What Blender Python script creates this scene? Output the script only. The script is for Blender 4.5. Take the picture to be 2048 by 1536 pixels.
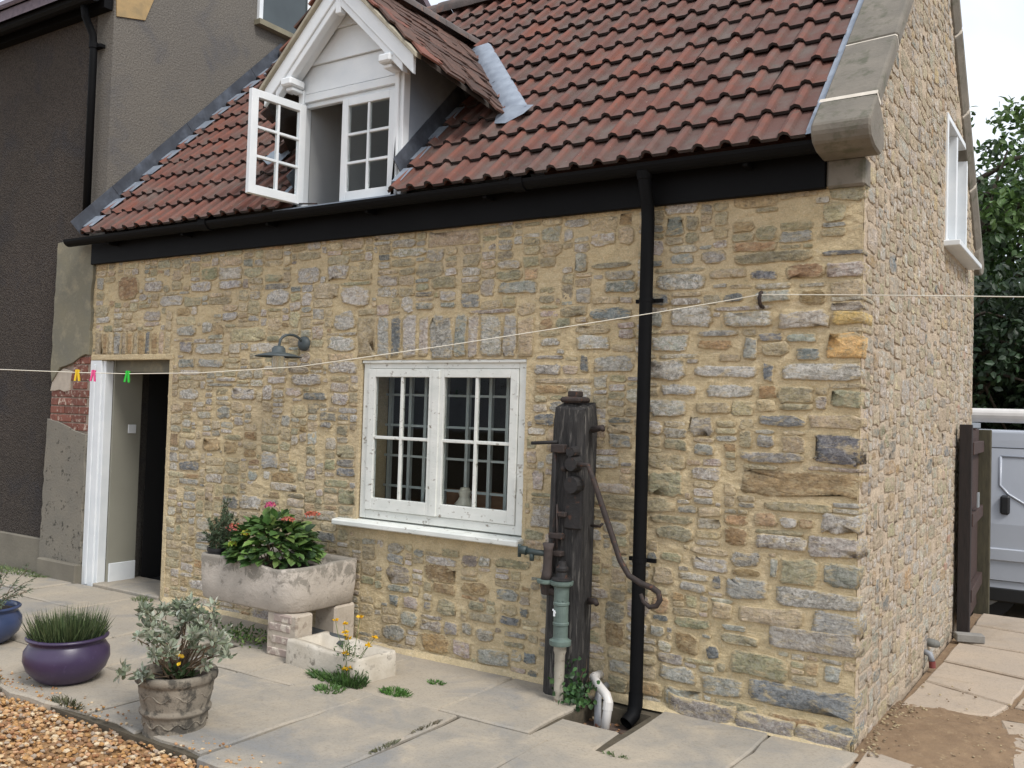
import bpy, bmesh, math, random
import numpy as np
from mathutils import Vector, Matrix, noise

for o in list(bpy.data.objects):
    bpy.data.objects.remove(o, do_unlink=True)
random.seed(11)
R = math.radians
SC = bpy.context.scene
COL = SC.collection

# ------------------------------------------------------------------ camera
cam_data = bpy.data.cameras.new('camera')
cam = bpy.data.objects.new('camera', cam_data)
COL.objects.link(cam)
YAW, PITCH, ROLL = R(33.30), R(1.723), R(1.742)
fv = Vector((-math.sin(YAW) * math.cos(PITCH), math.cos(YAW) * math.cos(PITCH), math.sin(PITCH)))
rv = fv.cross(Vector((0, 0, 1))).normalized()
uv = rv.cross(fv)
rr = rv * math.cos(ROLL) + uv * math.sin(ROLL)
uu = -rv * math.sin(ROLL) + uv * math.cos(ROLL)
m = Matrix((rr, uu, -fv)).transposed().to_4x4()
m.translation = Vector((1.11, -4.92, 1.65))
cam.matrix_world = m
cam_data.sensor_width = 36
cam_data.lens = 1858.7 / 2048 * 36
cam_data.clip_end = 2000
cam_data.clip_start = 0.05
SC.camera = cam

# ------------------------------------------------------------------ sky, sun, exposure
SUN_EL, SUN_AZ = 50, 72          # azimuth from -y (towards the camera side) turning to +x
world = bpy.data.worlds.new('World')
SC.world = world
world.use_nodes = True
wn, wl = world.node_tree.nodes, world.node_tree.links
wn.clear()
wout = wn.new('ShaderNodeOutputWorld')
wbg = wn.new('ShaderNodeBackground')
sky = wn.new('ShaderNodeTexSky')
sky.sky_type = 'NISHITA'
sky.sun_disc = False
sky.sun_elevation = R(SUN_EL)
sun_dir = Vector((math.sin(R(SUN_AZ)) * math.cos(R(SUN_EL)), -math.cos(R(SUN_AZ)) * math.cos(R(SUN_EL)), math.sin(R(SUN_EL))))
sky.sun_rotation = math.atan2(sun_dir.x, sun_dir.y)
sky.air_density = 1.5
sky.dust_density = 3
tc = wn.new('ShaderNodeTexCoord')
cn = wn.new('ShaderNodeTexNoise')
cn.inputs['Scale'].default_value = 2.6
cn.inputs['Detail'].default_value = 5
cn.inputs['Distortion'].default_value = .5
wl.new(tc.outputs['Generated'], cn.inputs['Vector'])
cr = wn.new('ShaderNodeMapRange')
cr.inputs[1].default_value = .36
cr.inputs[2].default_value = .60
cr.inputs[3].default_value = .62
cr.inputs[4].default_value = .97
wl.new(cn.outputs['Fac'], cr.inputs[0])
cmix = wn.new('ShaderNodeMix')
cmix.data_type = 'RGBA'
cr2 = wn.new('ShaderNodeMapRange')
cr2.inputs[1].default_value = .45
cr2.inputs[2].default_value = .68
wl.new(cn.outputs['Fac'], cr2.inputs[0])
ctone = wn.new('ShaderNodeMix')                            # grey and white cloud, in the sky's own units
ctone.data_type = 'RGBA'
ctone.inputs[6].default_value = (5.6, 6.1, 7.0, 1)
ctone.inputs[7].default_value = (9.6, 9.7, 9.9, 1)
wl.new(cr2.outputs[0], ctone.inputs[0])
wl.new(ctone.outputs[2], cmix.inputs[7])
cmix.inputs[0].default_value = .9
wl.new(sky.outputs[0], cmix.inputs[6])
wl.new(cmix.outputs[2], wbg.inputs[0])
wbg.inputs[1].default_value = .085
wl.new(wbg.outputs[0], wout.inputs[0])

sl = bpy.data.lights.new('sun', 'SUN')
sl.energy = 1.45
sl.angle = R(16)
sl.color = (1, .965, .92)
sun = bpy.data.objects.new('sun', sl)
COL.objects.link(sun)
sun.rotation_euler = (-sun_dir).to_track_quat('-Z', 'Y').to_euler()

SC.view_settings.view_transform = 'Standard'
SC.view_settings.look = 'None'
SC.view_settings.gamma = 1
SC.view_settings.use_curve_mapping = False
SC.view_settings.exposure = .92
SC.render.engine = 'CYCLES'
SC.render.resolution_x = 1024
SC.render.resolution_y = 768

# ------------------------------------------------------------------ helpers
def lin(h):
    h = h.lstrip('#')
    o = []
    for i in (0, 2, 4):
        c = int(h[i:i + 2], 16) / 255
        o.append(c / 12.92 if c <= .04045 else ((c + .055) / 1.055) ** 2.4)
    return tuple(o)

WM = {}                       # world matrices of parents

def link(o, parent=None, loc=None, world_m=None):
    COL.objects.link(o)
    if loc is not None:
        o.location = loc
    if parent is not None:
        o.parent = parent
        o.matrix_parent_inverse = WM[parent.name].inverted()
    WM[o.name] = Matrix.Translation(loc) if loc is not None else Matrix.Identity(4)
    return o

def tag(o, label=None, cat=None, group=None, kind=None):
    if label: o['label'] = label
    if cat: o['category'] = cat
    if group: o['group'] = group
    if kind: o['kind'] = kind
    return o

def thing(name, loc, label, cat, group=None):
    o = bpy.data.objects.new(name, None)
    o.empty_display_size = .1
    link(o, None, loc)
    return tag(o, label, cat, group)

class MB:
    def __init__(s):
        s.v, s.f, s.c = [], [], []
    def add(s, vs, fs, col=None):
        n = len(s.v)
        s.v += [tuple(p) for p in vs]
        s.f += [tuple(i + n for i in f) for f in fs]
        if col is not None:
            s.c += [col] * len(vs)
        return s
    def box(s, x0, x1, y0, y1, z0, z1, M=None, col=None):
        vs = [(x, y, z) for z in (z0, z1) for y in (y0, y1) for x in (x0, x1)]
        if M is not None:
            vs = [M @ Vector(p) for p in vs]
        return s.add(vs, [(0, 2, 3, 1), (4, 5, 7, 6), (0, 1, 5, 4), (2, 6, 7, 3), (0, 4, 6, 2), (1, 3, 7, 5)], col)
    def prism(s, poly, d, M=None):
        """poly: list of 3d points (planar); d: extrusion vector"""
        n = len(poly)
        d = Vector(d)
        a = [Vector(p) for p in poly]
        b = [p + d for p in a]
        fs = [tuple(range(n)), tuple(range(2 * n - 1, n - 1, -1))]
        fs = [tuple(reversed(range(n))), tuple(range(n, 2 * n))]
        for i in range(n):
            j = (i + 1) % n
            fs.append((i, j, j + n, i + n))
        vs = a + b
        if M is not None:
            vs = [M @ p for p in vs]
        return s.add(vs, fs)
    def tube(s, pts, r, n=8, cap=True, col=None):
        pts = [Vector(p) for p in pts]
        rs = r if isinstance(r, (list, tuple)) else [r] * len(pts)
        t0 = (pts[1] - pts[0]).normalized()
        ref = Vector((0, 0, 1)) if abs(t0.z) < .9 else Vector((1, 0, 0))
        nx = t0.cross(ref).normalized()
        vs = []
        for i, p in enumerate(pts):
            if i == 0: t = pts[1] - pts[0]
            elif i == len(pts) - 1: t = pts[-1] - pts[-2]
            else: t = (pts[i + 1] - pts[i]).normalized() + (pts[i] - pts[i - 1]).normalized()
            t.normalize()
            nx = (nx - t * nx.dot(t)).normalized()
            ny = t.cross(nx)
            for k in range(n):
                a = 2 * math.pi * k / n
                vs.append(p + (nx * math.cos(a) + ny * math.sin(a)) * rs[i])
        fs = []
        for i in range(len(pts) - 1):
            for k in range(n):
                k2 = (k + 1) % n
                fs.append((i * n + k, i * n + k2, (i + 1) * n + k2, (i + 1) * n + k))
        if cap:
            fs.append(tuple(reversed(range(n))))
            fs.append(tuple(range((len(pts) - 1) * n, len(pts) * n)))
        return s.add(vs, fs, col)
    def lathe(s, prof, c=(0, 0, 0), n=24, M=None, jit=0):
        """prof: (r, z) list bottom to top"""
        vs, fs = [], []
        for r, z in prof:
            for k in range(n):
                a = 2 * math.pi * k / n
                vs.append(Vector((c[0] + r * math.cos(a), c[1] + r * math.sin(a), c[2] + z)))
        for i in range(len(prof) - 1):
            for k in range(n):
                k2 = (k + 1) % n
                fs.append((i * n + k, i * n + k2, (i + 1) * n + k2, (i + 1) * n + k))
        if M is not None:
            vs = [M @ p for p in vs]
        return s.add(vs, fs)
    def leaf(s, p, d, nrm, L, W, fold=.15, col=None):
        p, d, nrm = Vector(p), Vector(d).normalized(), Vector(nrm)
        sd = d.cross(nrm)
        if sd.length < 1e-4: sd = d.orthogonal()
        sd.normalize()
        nn = sd.cross(d)
        m1, m2 = p + d * L * .35, p + d * L * .72
        vs = [p, m1 + sd * W * .5 + nn * fold * W, m1, m1 - sd * W * .5 + nn * fold * W,
              m2 + sd * W * .36 + nn * fold * W * .6, m2 - nn * L * .03, m2 - sd * W * .36 + nn * fold * W * .6, p + d * L - nn * L * .1]
        return s.add(vs, [(0, 2, 1), (0, 3, 2), (1, 2, 5, 4), (2, 3, 6, 5), (4, 5, 7), (5, 6, 7)], col)
    def blade(s, p, q, w, col=None, bend=None):
        p, q = Vector(p), Vector(q)
        d = (q - p)
        sd = d.cross(Vector((random.gauss(0, 1), random.gauss(0, 1), random.gauss(0, 1)))).normalized() * w * .5
        mid = p + d * .55 + (Vector(bend) if bend is not None else Vector())
        return s.add([p - sd, p + sd, mid + sd * .8, q, mid - sd * .8], [(0, 1, 2, 4), (4, 2, 3)], col)
    def mesh(s, name):
        me = bpy.data.meshes.new(name)
        me.from_pydata(s.v, [], s.f)
        if s.c and len(s.c) == len(s.v):
            at = me.color_attributes.new('tint', 'FLOAT_COLOR', 'POINT')
            at.data.foreach_set('color', [x for c in s.c for x in (tuple(c) + (1,) * (4 - len(c)))])
        me.update()
        return me
    def build(s, name, mat, parent=None, smooth=False, bevel=0, loc=None, kind=None, segs=1):
        me = s.mesh(name)
        if mat is not None:
            for q in (mat if isinstance(mat, (list, tuple)) else [mat]):
                me.materials.append(q)
        if smooth:
            me.polygons.foreach_set('use_smooth', [True] * len(me.polygons))
        o = bpy.data.objects.new(name, me)
        link(o, parent, loc)
        if bevel:
            b = o.modifiers.new('bevel', 'BEVEL')
            b.width = bevel
            b.segments = segs
            b.limit_method = 'ANGLE'
        if smooth == 'auto':
            pass
        if kind: o['kind'] = kind
        return o

def box(name, mat, parent, x0, x1, y0, y1, z0, z1, bevel=0, M=None, kind=None):
    return MB().box(x0, x1, y0, y1, z0, z1, M).build(name, mat, parent, bevel=bevel, kind=kind)

# ------------------------------------------------------------------ materials
def nodes(name):
    mt = bpy.data.materials.new(name)
    mt.use_nodes = True
    nt = mt.node_tree
    return mt, nt.nodes, nt.links, nt.nodes['Principled BSDF']

def nz(N, L, vec, scale, detail=4, rough=.55, dist=0):
    n = N.new('ShaderNodeTexNoise')
    n.inputs['Scale'].default_value = scale
    n.inputs['Detail'].default_value = detail
    n.inputs['Roughness'].default_value = rough
    n.inputs['Distortion'].default_value = dist
    L.new(vec, n.inputs['Vector'])
    return n.outputs['Fac']

def mr(N, L, src, a, b, c=0, d=1):
    q = N.new('ShaderNodeMapRange')
    for i, v in ((1, a), (2, b), (3, c), (4, d)):
        q.inputs[i].default_value = v
    L.new(src, q.inputs[0])
    return q.outputs[0]

def mixc(N, L, fac, a, b, mode='MIX'):
    q = N.new('ShaderNodeMix')
    q.data_type = 'RGBA'
    q.blend_type = mode
    for sock, v in ((0, fac), (6, a), (7, b)):
        if isinstance(v, (tuple, list)):
            q.inputs[sock].default_value = tuple(v) + (1,) * (4 - len(v))
        elif isinstance(v, (int, float)):
            q.inputs[sock].default_value = v
        else:
            L.new(v, q.inputs[sock])
    return q.outputs[2]

def mathn(N, L, op, a, b=0.):
    q = N.new('ShaderNodeMath')
    q.operation = op
    for i, v in ((0, a), (1, b)):
        if isinstance(v, (int, float)): q.inputs[i].default_value = v
        else: L.new(v, q.inputs[i])
    return q.outputs[0]

def bump(N, L, bs, h, strength=.3, dist=.01, prev=None):
    b = N.new('ShaderNodeBump')
    b.inputs['Strength'].default_value = strength
    b.inputs['Distance'].default_value = dist
    L.new(h, b.inputs['Height'])
    if prev is not None: L.new(prev, b.inputs['Normal'])
    L.new(b.outputs[0], bs.inputs['Normal'])
    return b.outputs[0]

def pos(N):
    return N.new('ShaderNodeNewGeometry').outputs['Position']

def simple(name, c1, c2=None, scale=8, rough=.6, bst=0, bsc=60, metal=0, spot=None, spsc=14, spth=(.58, .66), obvar=0, stretch=None, detail=4, bdist=.006):
    """noise mix of two colours, optional spots of a third, optional bump"""
    mt, N, L, B = nodes(name)
    p = pos(N)
    if stretch:
        mp = N.new('ShaderNodeMapping')
        mp.inputs['Scale'].default_value = stretch
        L.new(p, mp.inputs['Vector'])
        p = mp.outputs[0]
    c2 = c2 or c1
    col = mixc(N, L, mr(N, L, nz(N, L, p, scale, detail), .3, .7), c1, c2)
    if spot:
        col = mixc(N, L, mr(N, L, nz(N, L, p, spsc, 6, .65), *spth), col, spot)
    if obvar:
        oi = N.new('ShaderNodeObjectInfo')
        k = mr(N, L, oi.outputs['Random'], 0, 1, 1 - obvar, 1 + obvar)
        hs = N.new('ShaderNodeHueSaturation')
        L.new(k, hs.inputs['Value'])
        L.new(col, hs.inputs['Color'])
        col = hs.outputs[0]
    L.new(col, B.inputs['Base Color'])
    B.inputs['Roughness'].default_value = rough
    B.inputs['Metallic'].default_value = metal
    if bst:
        bump(N, L, B, nz(N, L, p, bsc, 5, .6), bst, bdist)
    return mt

def m_tint(name, rough=.6, var=.25, scale=40, trans=0, bst=0):
    mt, N, L, B = nodes(name)
    a = N.new('ShaderNodeAttribute')
    a.attribute_name = 'tint'
    p = pos(N)
    k = mr(N, L, nz(N, L, p, scale, 3), .25, .75, 1 - var, 1 + var)
    hs = N.new('ShaderNodeHueSaturation')
    L.new(k, hs.inputs['Value'])
    L.new(a.outputs['Color'], hs.inputs['Color'])
    L.new(hs.outputs[0], B.inputs['Base Color'])
    B.inputs['Roughness'].default_value = rough
    if trans:
        t = N.new('ShaderNodeBsdfTranslucent')
        L.new(hs.outputs[0], t.inputs[0])
        ms = N.new('ShaderNodeMixShader')
        ms.inputs[0].default_value = trans
        L.new(B.outputs[0], ms.inputs[1])
        L.new(t.outputs[0], ms.inputs[2])
        L.new(ms.outputs[0], N['Material Output'].inputs[0])
    return mt

MORTAR = lin('#c2b08d')
def mortar_color(N, L, p, c1, c2, c3):
    big = mr(N, L, nz(N, L, p, 1.6, 5, .6), .32, .68)
    mid = mr(N, L, nz(N, L, p, 9, 6, .65), .36, .68)
    fine = nz(N, L, p, 110, 4, .75)
    col = mixc(N, L, big, c1, c2)
    col = mixc(N, L, mathn(N, L, 'MULTIPLY', mid, .7), col, c3)
    g = mr(N, L, nz(N, L, p, 19, 6, .68, .4), .56, .70, 0, .5)
    col = mixc(N, L, g, col, lin('#99937f'))
    pale = mr(N, L, nz(N, L, p, 27, 5, .7), .55, .70, 0, .6)
    col = mixc(N, L, pale, col, lin('#ddcfb2'))
    hs = N.new('ShaderNodeHueSaturation')
    L.new(mr(N, L, fine, .2, .8, .72, 1.25), hs.inputs['Value'])
    L.new(col, hs.inputs['Color'])
    return hs.outputs[0], fine
def rough_bump(N, L, B, p, fine, n1=None):
    mq = N.new('ShaderNodeMapping')
    mq.inputs['Scale'].default_value = (1, 1, 2.4)
    L.new(p, mq.inputs['Vector'])
    b0 = bump(N, L, B, nz(N, L, mq.outputs[0], 14, 7, .7), .8, .022)
    b1 = bump(N, L, B, nz(N, L, p, 45, 6, .7), .7, .010, b0)
    bump(N, L, B, fine, .45, .004, b1)
MC = (lin('#d6c39b'), lin('#c9b797'), lin('#b5a584'))
MCG = (lin('#c9b7a0'), lin('#bfae99'), lin('#b0a08c'))
def mortar_mat(name, cs):
    mt, N, L, B = nodes(name)
    p = pos(N)
    col, fine = mortar_color(N, L, p, *cs)
    L.new(col, B.inputs['Base Color'])
    B.inputs['Roughness'].default_value = .95
    B.inputs['Specular IOR Level'].default_value = .15
    rough_bump(N, L, B, p, fine)
    return mt
M_mortar = mortar_mat('mortar', MC)
M_mortar_g = mortar_mat('mortar_gable', MCG)

def stone_mat(name, cs, smear=(.52, .66, .85)):
    mt, N, L, B = nodes(name)
    a = N.new('ShaderNodeAttribute')
    a.attribute_name = 'tint'
    e = N.new('ShaderNodeAttribute')
    e.attribute_name = 'edge'
    p = pos(N)
    mp = N.new('ShaderNodeMapping')
    mp.inputs['Scale'].default_value = (1, 1, 2.4)
    L.new(p, mp.inputs['Vector'])
    p2 = mp.outputs[0]
    n1 = nz(N, L, p2, 13, 7, .68, .6)
    n2 = nz(N, L, p, 60, 5, .75)
    hs = N.new('ShaderNodeHueSaturation')
    v = mathn(N, L, 'MULTIPLY', mr(N, L, n1, .30, .70, .66, 1.50), mr(N, L, n2, .28, .72, .68, 1.42))
    L.new(v, hs.inputs['Value'])
    L.new(a.outputs['Color'], hs.inputs['Color'])
    col = hs.outputs[0]
    cr_ = mr(N, L, nz(N, L, p, 34, 7, .75, .8), .47, .57)
    col = mixc(N, L, mathn(N, L, 'MULTIPLY', cr_, a.outputs['Alpha']), col, lin('#dcd8d0'))
    pit = mr(N, L, nz(N, L, p, 42, 6, .72), .32, .42, .65, 0)
    col = mixc(N, L, pit, col, lin('#4c4d49'))
    mcol, fine = mortar_color(N, L, p, *cs)
    # mortar smeared over the face and feathered over the edges
    sm = mr(N, L, nz(N, L, p2, 10, 6, .66, .5), smear[0], smear[1], 0, smear[2])
    col = mixc(N, L, sm, col, mcol)
    ef = mathn(N, L, 'ADD', e.outputs['Fac'], mathn(N, L, 'MULTIPLY', mathn(N, L, 'SUBTRACT', nz(N, L, p2, 22, 8, .78, .8), .5), 3.2))
    col = mixc(N, L, mr(N, L, ef, .20, .55, 1, 0), col, mcol)
    L.new(col, B.inputs['Base Color'])
    B.inputs['Roughness'].default_value = .92
    B.inputs['Specular IOR Level'].default_value = .2
    b0 = bump(N, L, B, n1, 1., .03)
    b1 = bump(N, L, B, nz(N, L, p, 45, 6, .72), .9, .012, b0)
    bump(N, L, B, fine, .4, .004, b1)
    return mt
M_stone = stone_mat('rubble_stone', MC)
M_stone_g = stone_mat('gable_rubble_stone', MCG, (.44, .60, .92))

M_white = simple('white_paint', lin('#e0e3e4'), lin('#d3d8db'), 5, .45, .15, 30)
M_white_old = simple('flaking_white_paint', lin('#dfe0da'), lin('#cfd2cc'), 6, .55, .35, 40, spot=lin('#8a8377'), spsc=20, spth=(.60, .68), stretch=(1, 1, 1.6))
M_black = simple('black_gutter_plastic', (.0030, .0032, .0038), (.0050, .0053, .006), 3, .62, .1, 30)
M_black.node_tree.nodes['Principled BSDF'].inputs['Specular IOR Level'].default_value = .12
M_iron = simple('rusty_iron', lin('#3a2f2a'), lin('#241f1e'), 25, .75, .5, 80, spot=lin('#5d3a26'), spsc=30)
M_lead = simple('lead_sheet', lin('#4b5058'), lin('#383c44'), 7, .5, .25, 14, spot=lin('#626974'), spsc=5, spth=(.5, .75))
M_lead_lt = simple('lead_soaker', lin('#8f98a3'), lin('#737b87'), 12, .45, .2, 20)
M_lead_side = simple('lead_cheek', lin('#929aa4'), lin('#78818c'), 3, .5, .2, 8, spot=lin('#a3aab3'), spsc=2.5, spth=(.5, .8))
M_dash = None
def dash_mat(name, c1, c2, dark, stain, bs=.8):
    mt, N, L, B = nodes(name)
    p = pos(N)
    big = mr(N, L, nz(N, L, p, .9, 4, .6), .3, .7)
    col = mixc(N, L, big, c1, c2)
    st = mr(N, L, nz(N, L, p, 2.1, 5, .6, .5), .52, .70, 0, .75)
    col = mixc(N, L, st, col, stain)
    vo = N.new('ShaderNodeTexVoronoi')
    vo.inputs['Scale'].default_value = 62
    L.new(p, vo.inputs['Vector'])
    sp = nz(N, L, p, 75, 3, .7)
    col = mixc(N, L, mr(N, L, sp, .40, .62, 0, .75), col, dark)
    L.new(col, B.inputs['Base Color'])
    B.inputs['Roughness'].default_value = .95
    B.inputs['Specular IOR Level'].default_value = .1
    b = bump(N, L, B, vo.outputs['Distance'], bs, .012)
    bump(N, L, B, sp, bs * .6, .01, b)
    return mt
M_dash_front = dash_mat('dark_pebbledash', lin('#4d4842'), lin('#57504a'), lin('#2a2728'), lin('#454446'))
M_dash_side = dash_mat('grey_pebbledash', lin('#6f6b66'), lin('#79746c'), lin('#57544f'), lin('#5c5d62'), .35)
M_plaster_pier = simple('patched_grey_render', lin('#7c7764'), lin('#6b6a60'), 3.5, .95, .5, 30, spot=lin('#8c8570'), spsc=7, spth=(.5, .7))
M_pier_low = simple('rough_grey_render', lin('#716d64'), lin('#7d776b'), 5, .95, .8, 45, spot=lin('#3f3c36'), spsc=20)
M_plinth = simple('plinth_render', lin('#7b7568'), lin('#6a655a'), 4, .95, .5, 40)
M_brick = simple('old_red_brick', lin('#7f5043'), lin('#6b443a'), 18, .95, .6, 50, spot=lin('#b3a294'), spsc=22, spth=(.54, .64), obvar=.2)
M_brick_f = simple('faded_brick', lin('#9c7a68'), lin('#8f7868'), 18, .95, .5, 60, spot=lin('#ad9c88'), spsc=20, spth=(.48, .6))
M_limewash = simple('limewash', lin('#bdb2a3'), lin('#a89d8e'), 9, .95, .6, 30, spot=lin('#8a7d70'), spsc=13, spth=(.56, .66))
M_glass = None
def glass():
    mt, N, L, B = nodes('window_glass')
    B.inputs['Base Color'].default_value = (.93, .96, .95, 1)
    B.inputs['Roughness'].default_value = .02
    B.inputs['IOR'].default_value = 1.17
    B.inputs['Transmission Weight'].default_value = 1
    return mt
M_glass = glass()
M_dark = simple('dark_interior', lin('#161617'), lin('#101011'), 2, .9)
M_room = simple('interior_plaster', lin('#a9aaa9'), lin('#9c9ea0'), 2, .9)
M_wood_sill = simple('brown_wood', lin('#7a563b'), lin('#694830'), 6, .6, .2, 20, stretch=(1, 6, 6))
M_coping = simple('weathered_coping', lin('#7d766b'), lin('#69645b'), 5, .95, .5, 40, spot=lin('#5b5a4c'), spsc=9, spth=(.52, .66))
M_pointing = simple('white_pointing', lin('#cfc6b8'), lin('#bdb4a6'), 20, .95, .4, 60)

def tile_mat(name, c_a, c_b, c_c, c_roll):
    mt, N, L, B = nodes(name)
    p = pos(N)
    oi = N.new('ShaderNodeObjectInfo')
    a = N.new('ShaderNodeAttribute')
    a.attribute_name = 'tint'
    n1 = nz(N, L, p, 5, 5, .6)
    col = mixc(N, L, oi.outputs['Random'], c_a, c_b)
    col = mixc(N, L, mr(N, L, oi.outputs['Random'], .86, .95, 0, .55), col, lin('#8d5340'))
    col = mixc(N, L, mr(N, L, n1, .42, .68), col, c_c)
    sep = N.new('ShaderNodeSeparateColor')
    L.new(a.outputs['Color'], sep.inputs[0])
    k = mathn(N, L, 'MULTIPLY', sep.outputs[0], mr(N, L, nz(N, L, p, 9, 3), .3, .65, 0, .9))
    rc = mixc(N, L, mr(N, L, oi.outputs['Random'], 0, 1), c_roll, c_a)
    col = mixc(N, L, k, col, rc)
    col = mixc(N, L, mr(N, L, nz(N, L, p, 42, 6, .7), .66, .72, 0, .7), col, lin('#b0a596'))
    col = mixc(N, L, mr(N, L, nz(N, L, p, 16, 6, .65), .58, .70, 0, .6), col, lin('#54524a'))
    L.new(col, B.inputs['Base Color'])
    B.inputs['Roughness'].default_value = .85
    B.inputs['Specular IOR Level'].default_value = .3
    bump(N, L, B, nz(N, L, p, 70, 5, .65), .4, .006)
    return mt
M_tile = tile_mat('roman_roof_tile', lin('#694840'), lin('#574540'), lin('#675b55'), lin('#7c4c3e'))
M_nose = simple('dark_tile_edge', lin('#3a3230'), lin('#2a2524'), 12, .9, .4, 60)  # front edges of the roof tiles, darker than their faces
M_clay = simple('mossy_clay_tile', lin('#5c4237'), lin('#43332b'), 14, .9, .5, 60, spot=lin('#77493a'), spsc=16, spth=(.60, .70), obvar=.3)
M_clay_red = simple('red_clay_tile', lin('#77483a'), lin('#5f4035'), 14, .9, .5, 60, obvar=.3)
M_ridge = simple('grey_ridge_tile', lin('#675c58'), lin('#4e4947'), 7, .9, .5, 40, spot=lin('#7c5a4c'), spsc=6, spth=(.55, .65))
M_slate = simple('purple_grey_tile', lin('#6f636a'), lin('#585058'), 18, .9, .5, 40)

def slab_mat(name, c1, c2, c3, stain):
    mt, N, L, B = nodes(name)
    p = pos(N)
    oi = N.new('ShaderNodeObjectInfo')
    col = mixc(N, L, oi.outputs['Random'], c1, c2)
    col = mixc(N, L, mr(N, L, nz(N, L, p, 3.2, 6, .6, .6), .38, .66), col, c3)
    col = mixc(N, L, mr(N, L, nz(N, L, p, 1.3, 6, .62, 1.), .52, .68, 0, .8), col, stain)
    col = mixc(N, L, mr(N, L, nz(N, L, p, 70, 6, .75), .52, .72, 0, .6), col, lin('#6d6558'))
    col = mixc(N, L, mr(N, L, nz(N, L, p, 16, 6, .7, .5), .56, .70, 0, .5), col, lin('#8a8172'))
    L.new(col, B.inputs['Base Color'])
    B.inputs['Roughness'].default_value = .85
    B.inputs['Specular IOR Level'].default_value = .3
    b = bump(N, L, B, nz(N, L, p, 9, 6, .6), .35, .02)
    bump(N, L, B, nz(N, L, p, 80, 5, .7), .4, .004, b)
    return mt
M_slab = slab_mat('flagstone', lin('#a1988a'), lin('#908b82'), lin('#aa9f8e'), lin('#7f8080'))
M_slab_r = slab_mat('side_path_concrete', lin('#aa9c8c'), lin('#9f9283'), lin('#b0a08d'), lin('#93836e'))
M_joint = simple('paving_joint', lin('#5a5142'), lin('#464034'), 14, .95, .6, 60)
M_dirt = simple('damp_dirt', lin('#877056'), lin('#766049'), 9, .95, .8, 60, spot=lin('#8f7a5e'), spsc=22)
M_ground = simple('bare_ground', lin('#83735c'), lin('#776a56'), 3, .95, .5, 30)
M_gravel_bed = simple('gravel_bed', lin('#a37f57'), lin('#83633f'), 60, .95, .8, 70)
M_gravel = m_tint('gravel_stones', .85, .2, 60)
M_leaf = m_tint('leaf', .5, .25, 30, trans=.25)
M_stem = simple('woody_stem', lin('#6c5a45'), lin('#4e4233'), 30, .9, .3, 60)
M_bark = simple('bark', lin('#4c4236'), lin('#352e27'), 12, .95, .8, 25)
M_petal = m_tint('petal', .6, .15, 60, trans=.2)

# ================================================================== ground, paving, gravel
GR = MB()
xs = [-60, -12, -8, -5.6, -2, .0, .5, 2, 5, 12, 60]
ys = [-60, -8, -2.0, .2, 2, 4.2, 4.8, 5.4, 6, 12, 60, 200]
def gz(x, y):
    return -.14 - .22 * min(1, max(0, (y - 4.0) / 1.4))
for y in ys:
    for x in xs:
        GR.v.append((x, y, gz(x, y)))
for j in range(len(ys) - 1):
    for i in range(len(xs) - 1):
        n = len(xs)
        GR.f.append((j * n + i, j * n + i + 1, (j + 1) * n + i + 1, (j + 1) * n + i))
tag(GR.build('ground', M_ground), kind='structure')

PIT = (-1.43, -1.06, -.47, -.10)     # gully x0,x1,y0,y1
pv = MB()
for (a, b, c, d) in ((-9, PIT[0], -2.02, .0), (PIT[1], 0.02, -2.02, .0), (PIT[0], PIT[1], -2.02, PIT[2]), (PIT[0], PIT[1], PIT[3], .0)):
    pv.box(a, b, c, d, -.13, -.016)
paving = tag(pv.build('paving', M_joint), kind='structure')

def slab(parent, poly, mat, z=0., th=.1, name='paving_slab'):
    """poly ccw (x,y); edges broken up, top slightly uneven"""
    pts = []
    n = len(poly)
    for i in range(n):
        a, b = Vector(poly[i]), Vector(poly[(i + 1) % n])
        k = max(1, int((b - a).length / .15))
        for j in range(k):
            q = a.lerp(b, j / k)
            q = q + Vector((random.uniform(-1, 1), random.uniform(-1, 1))) * (.008 if j else .004)
            if q.y < -1.9: q.y += random.uniform(-.03, .03)
            pts.append(q)
    c = sum(pts, Vector((0, 0))) / len(pts)
    tx, ty = random.uniform(-.006, .006), random.uniform(-.006, .006)
    zt = lambda p: z + (p.x - c.x) * tx + (p.y - c.y) * ty
    mb = MB()
    n = len(pts)
    top = [(p.x - c.x, p.y - c.y, zt(p) - z) for p in [c + (q - c) * (1 - .012 / max(.1, (q - c).length)) for q in pts]]
    mid = [(p.x - c.x, p.y - c.y, zt(p) - z - .009) for p in pts]
    low = [(p.x - c.x, p.y - c.y, -th) for p in pts]
    mb.v = top + mid + low
    mb.f = [tuple(range(n))]
    for i in range(n):
        j = (i + 1) % n
        mb.f += [(n + i, n + j, j, i), (2 * n + i, 2 * n + j, n + j, n + i)]
    return mb.build(name, mat, parent, loc=(c.x, c.y, z + random.uniform(-.004, .004)))

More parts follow.
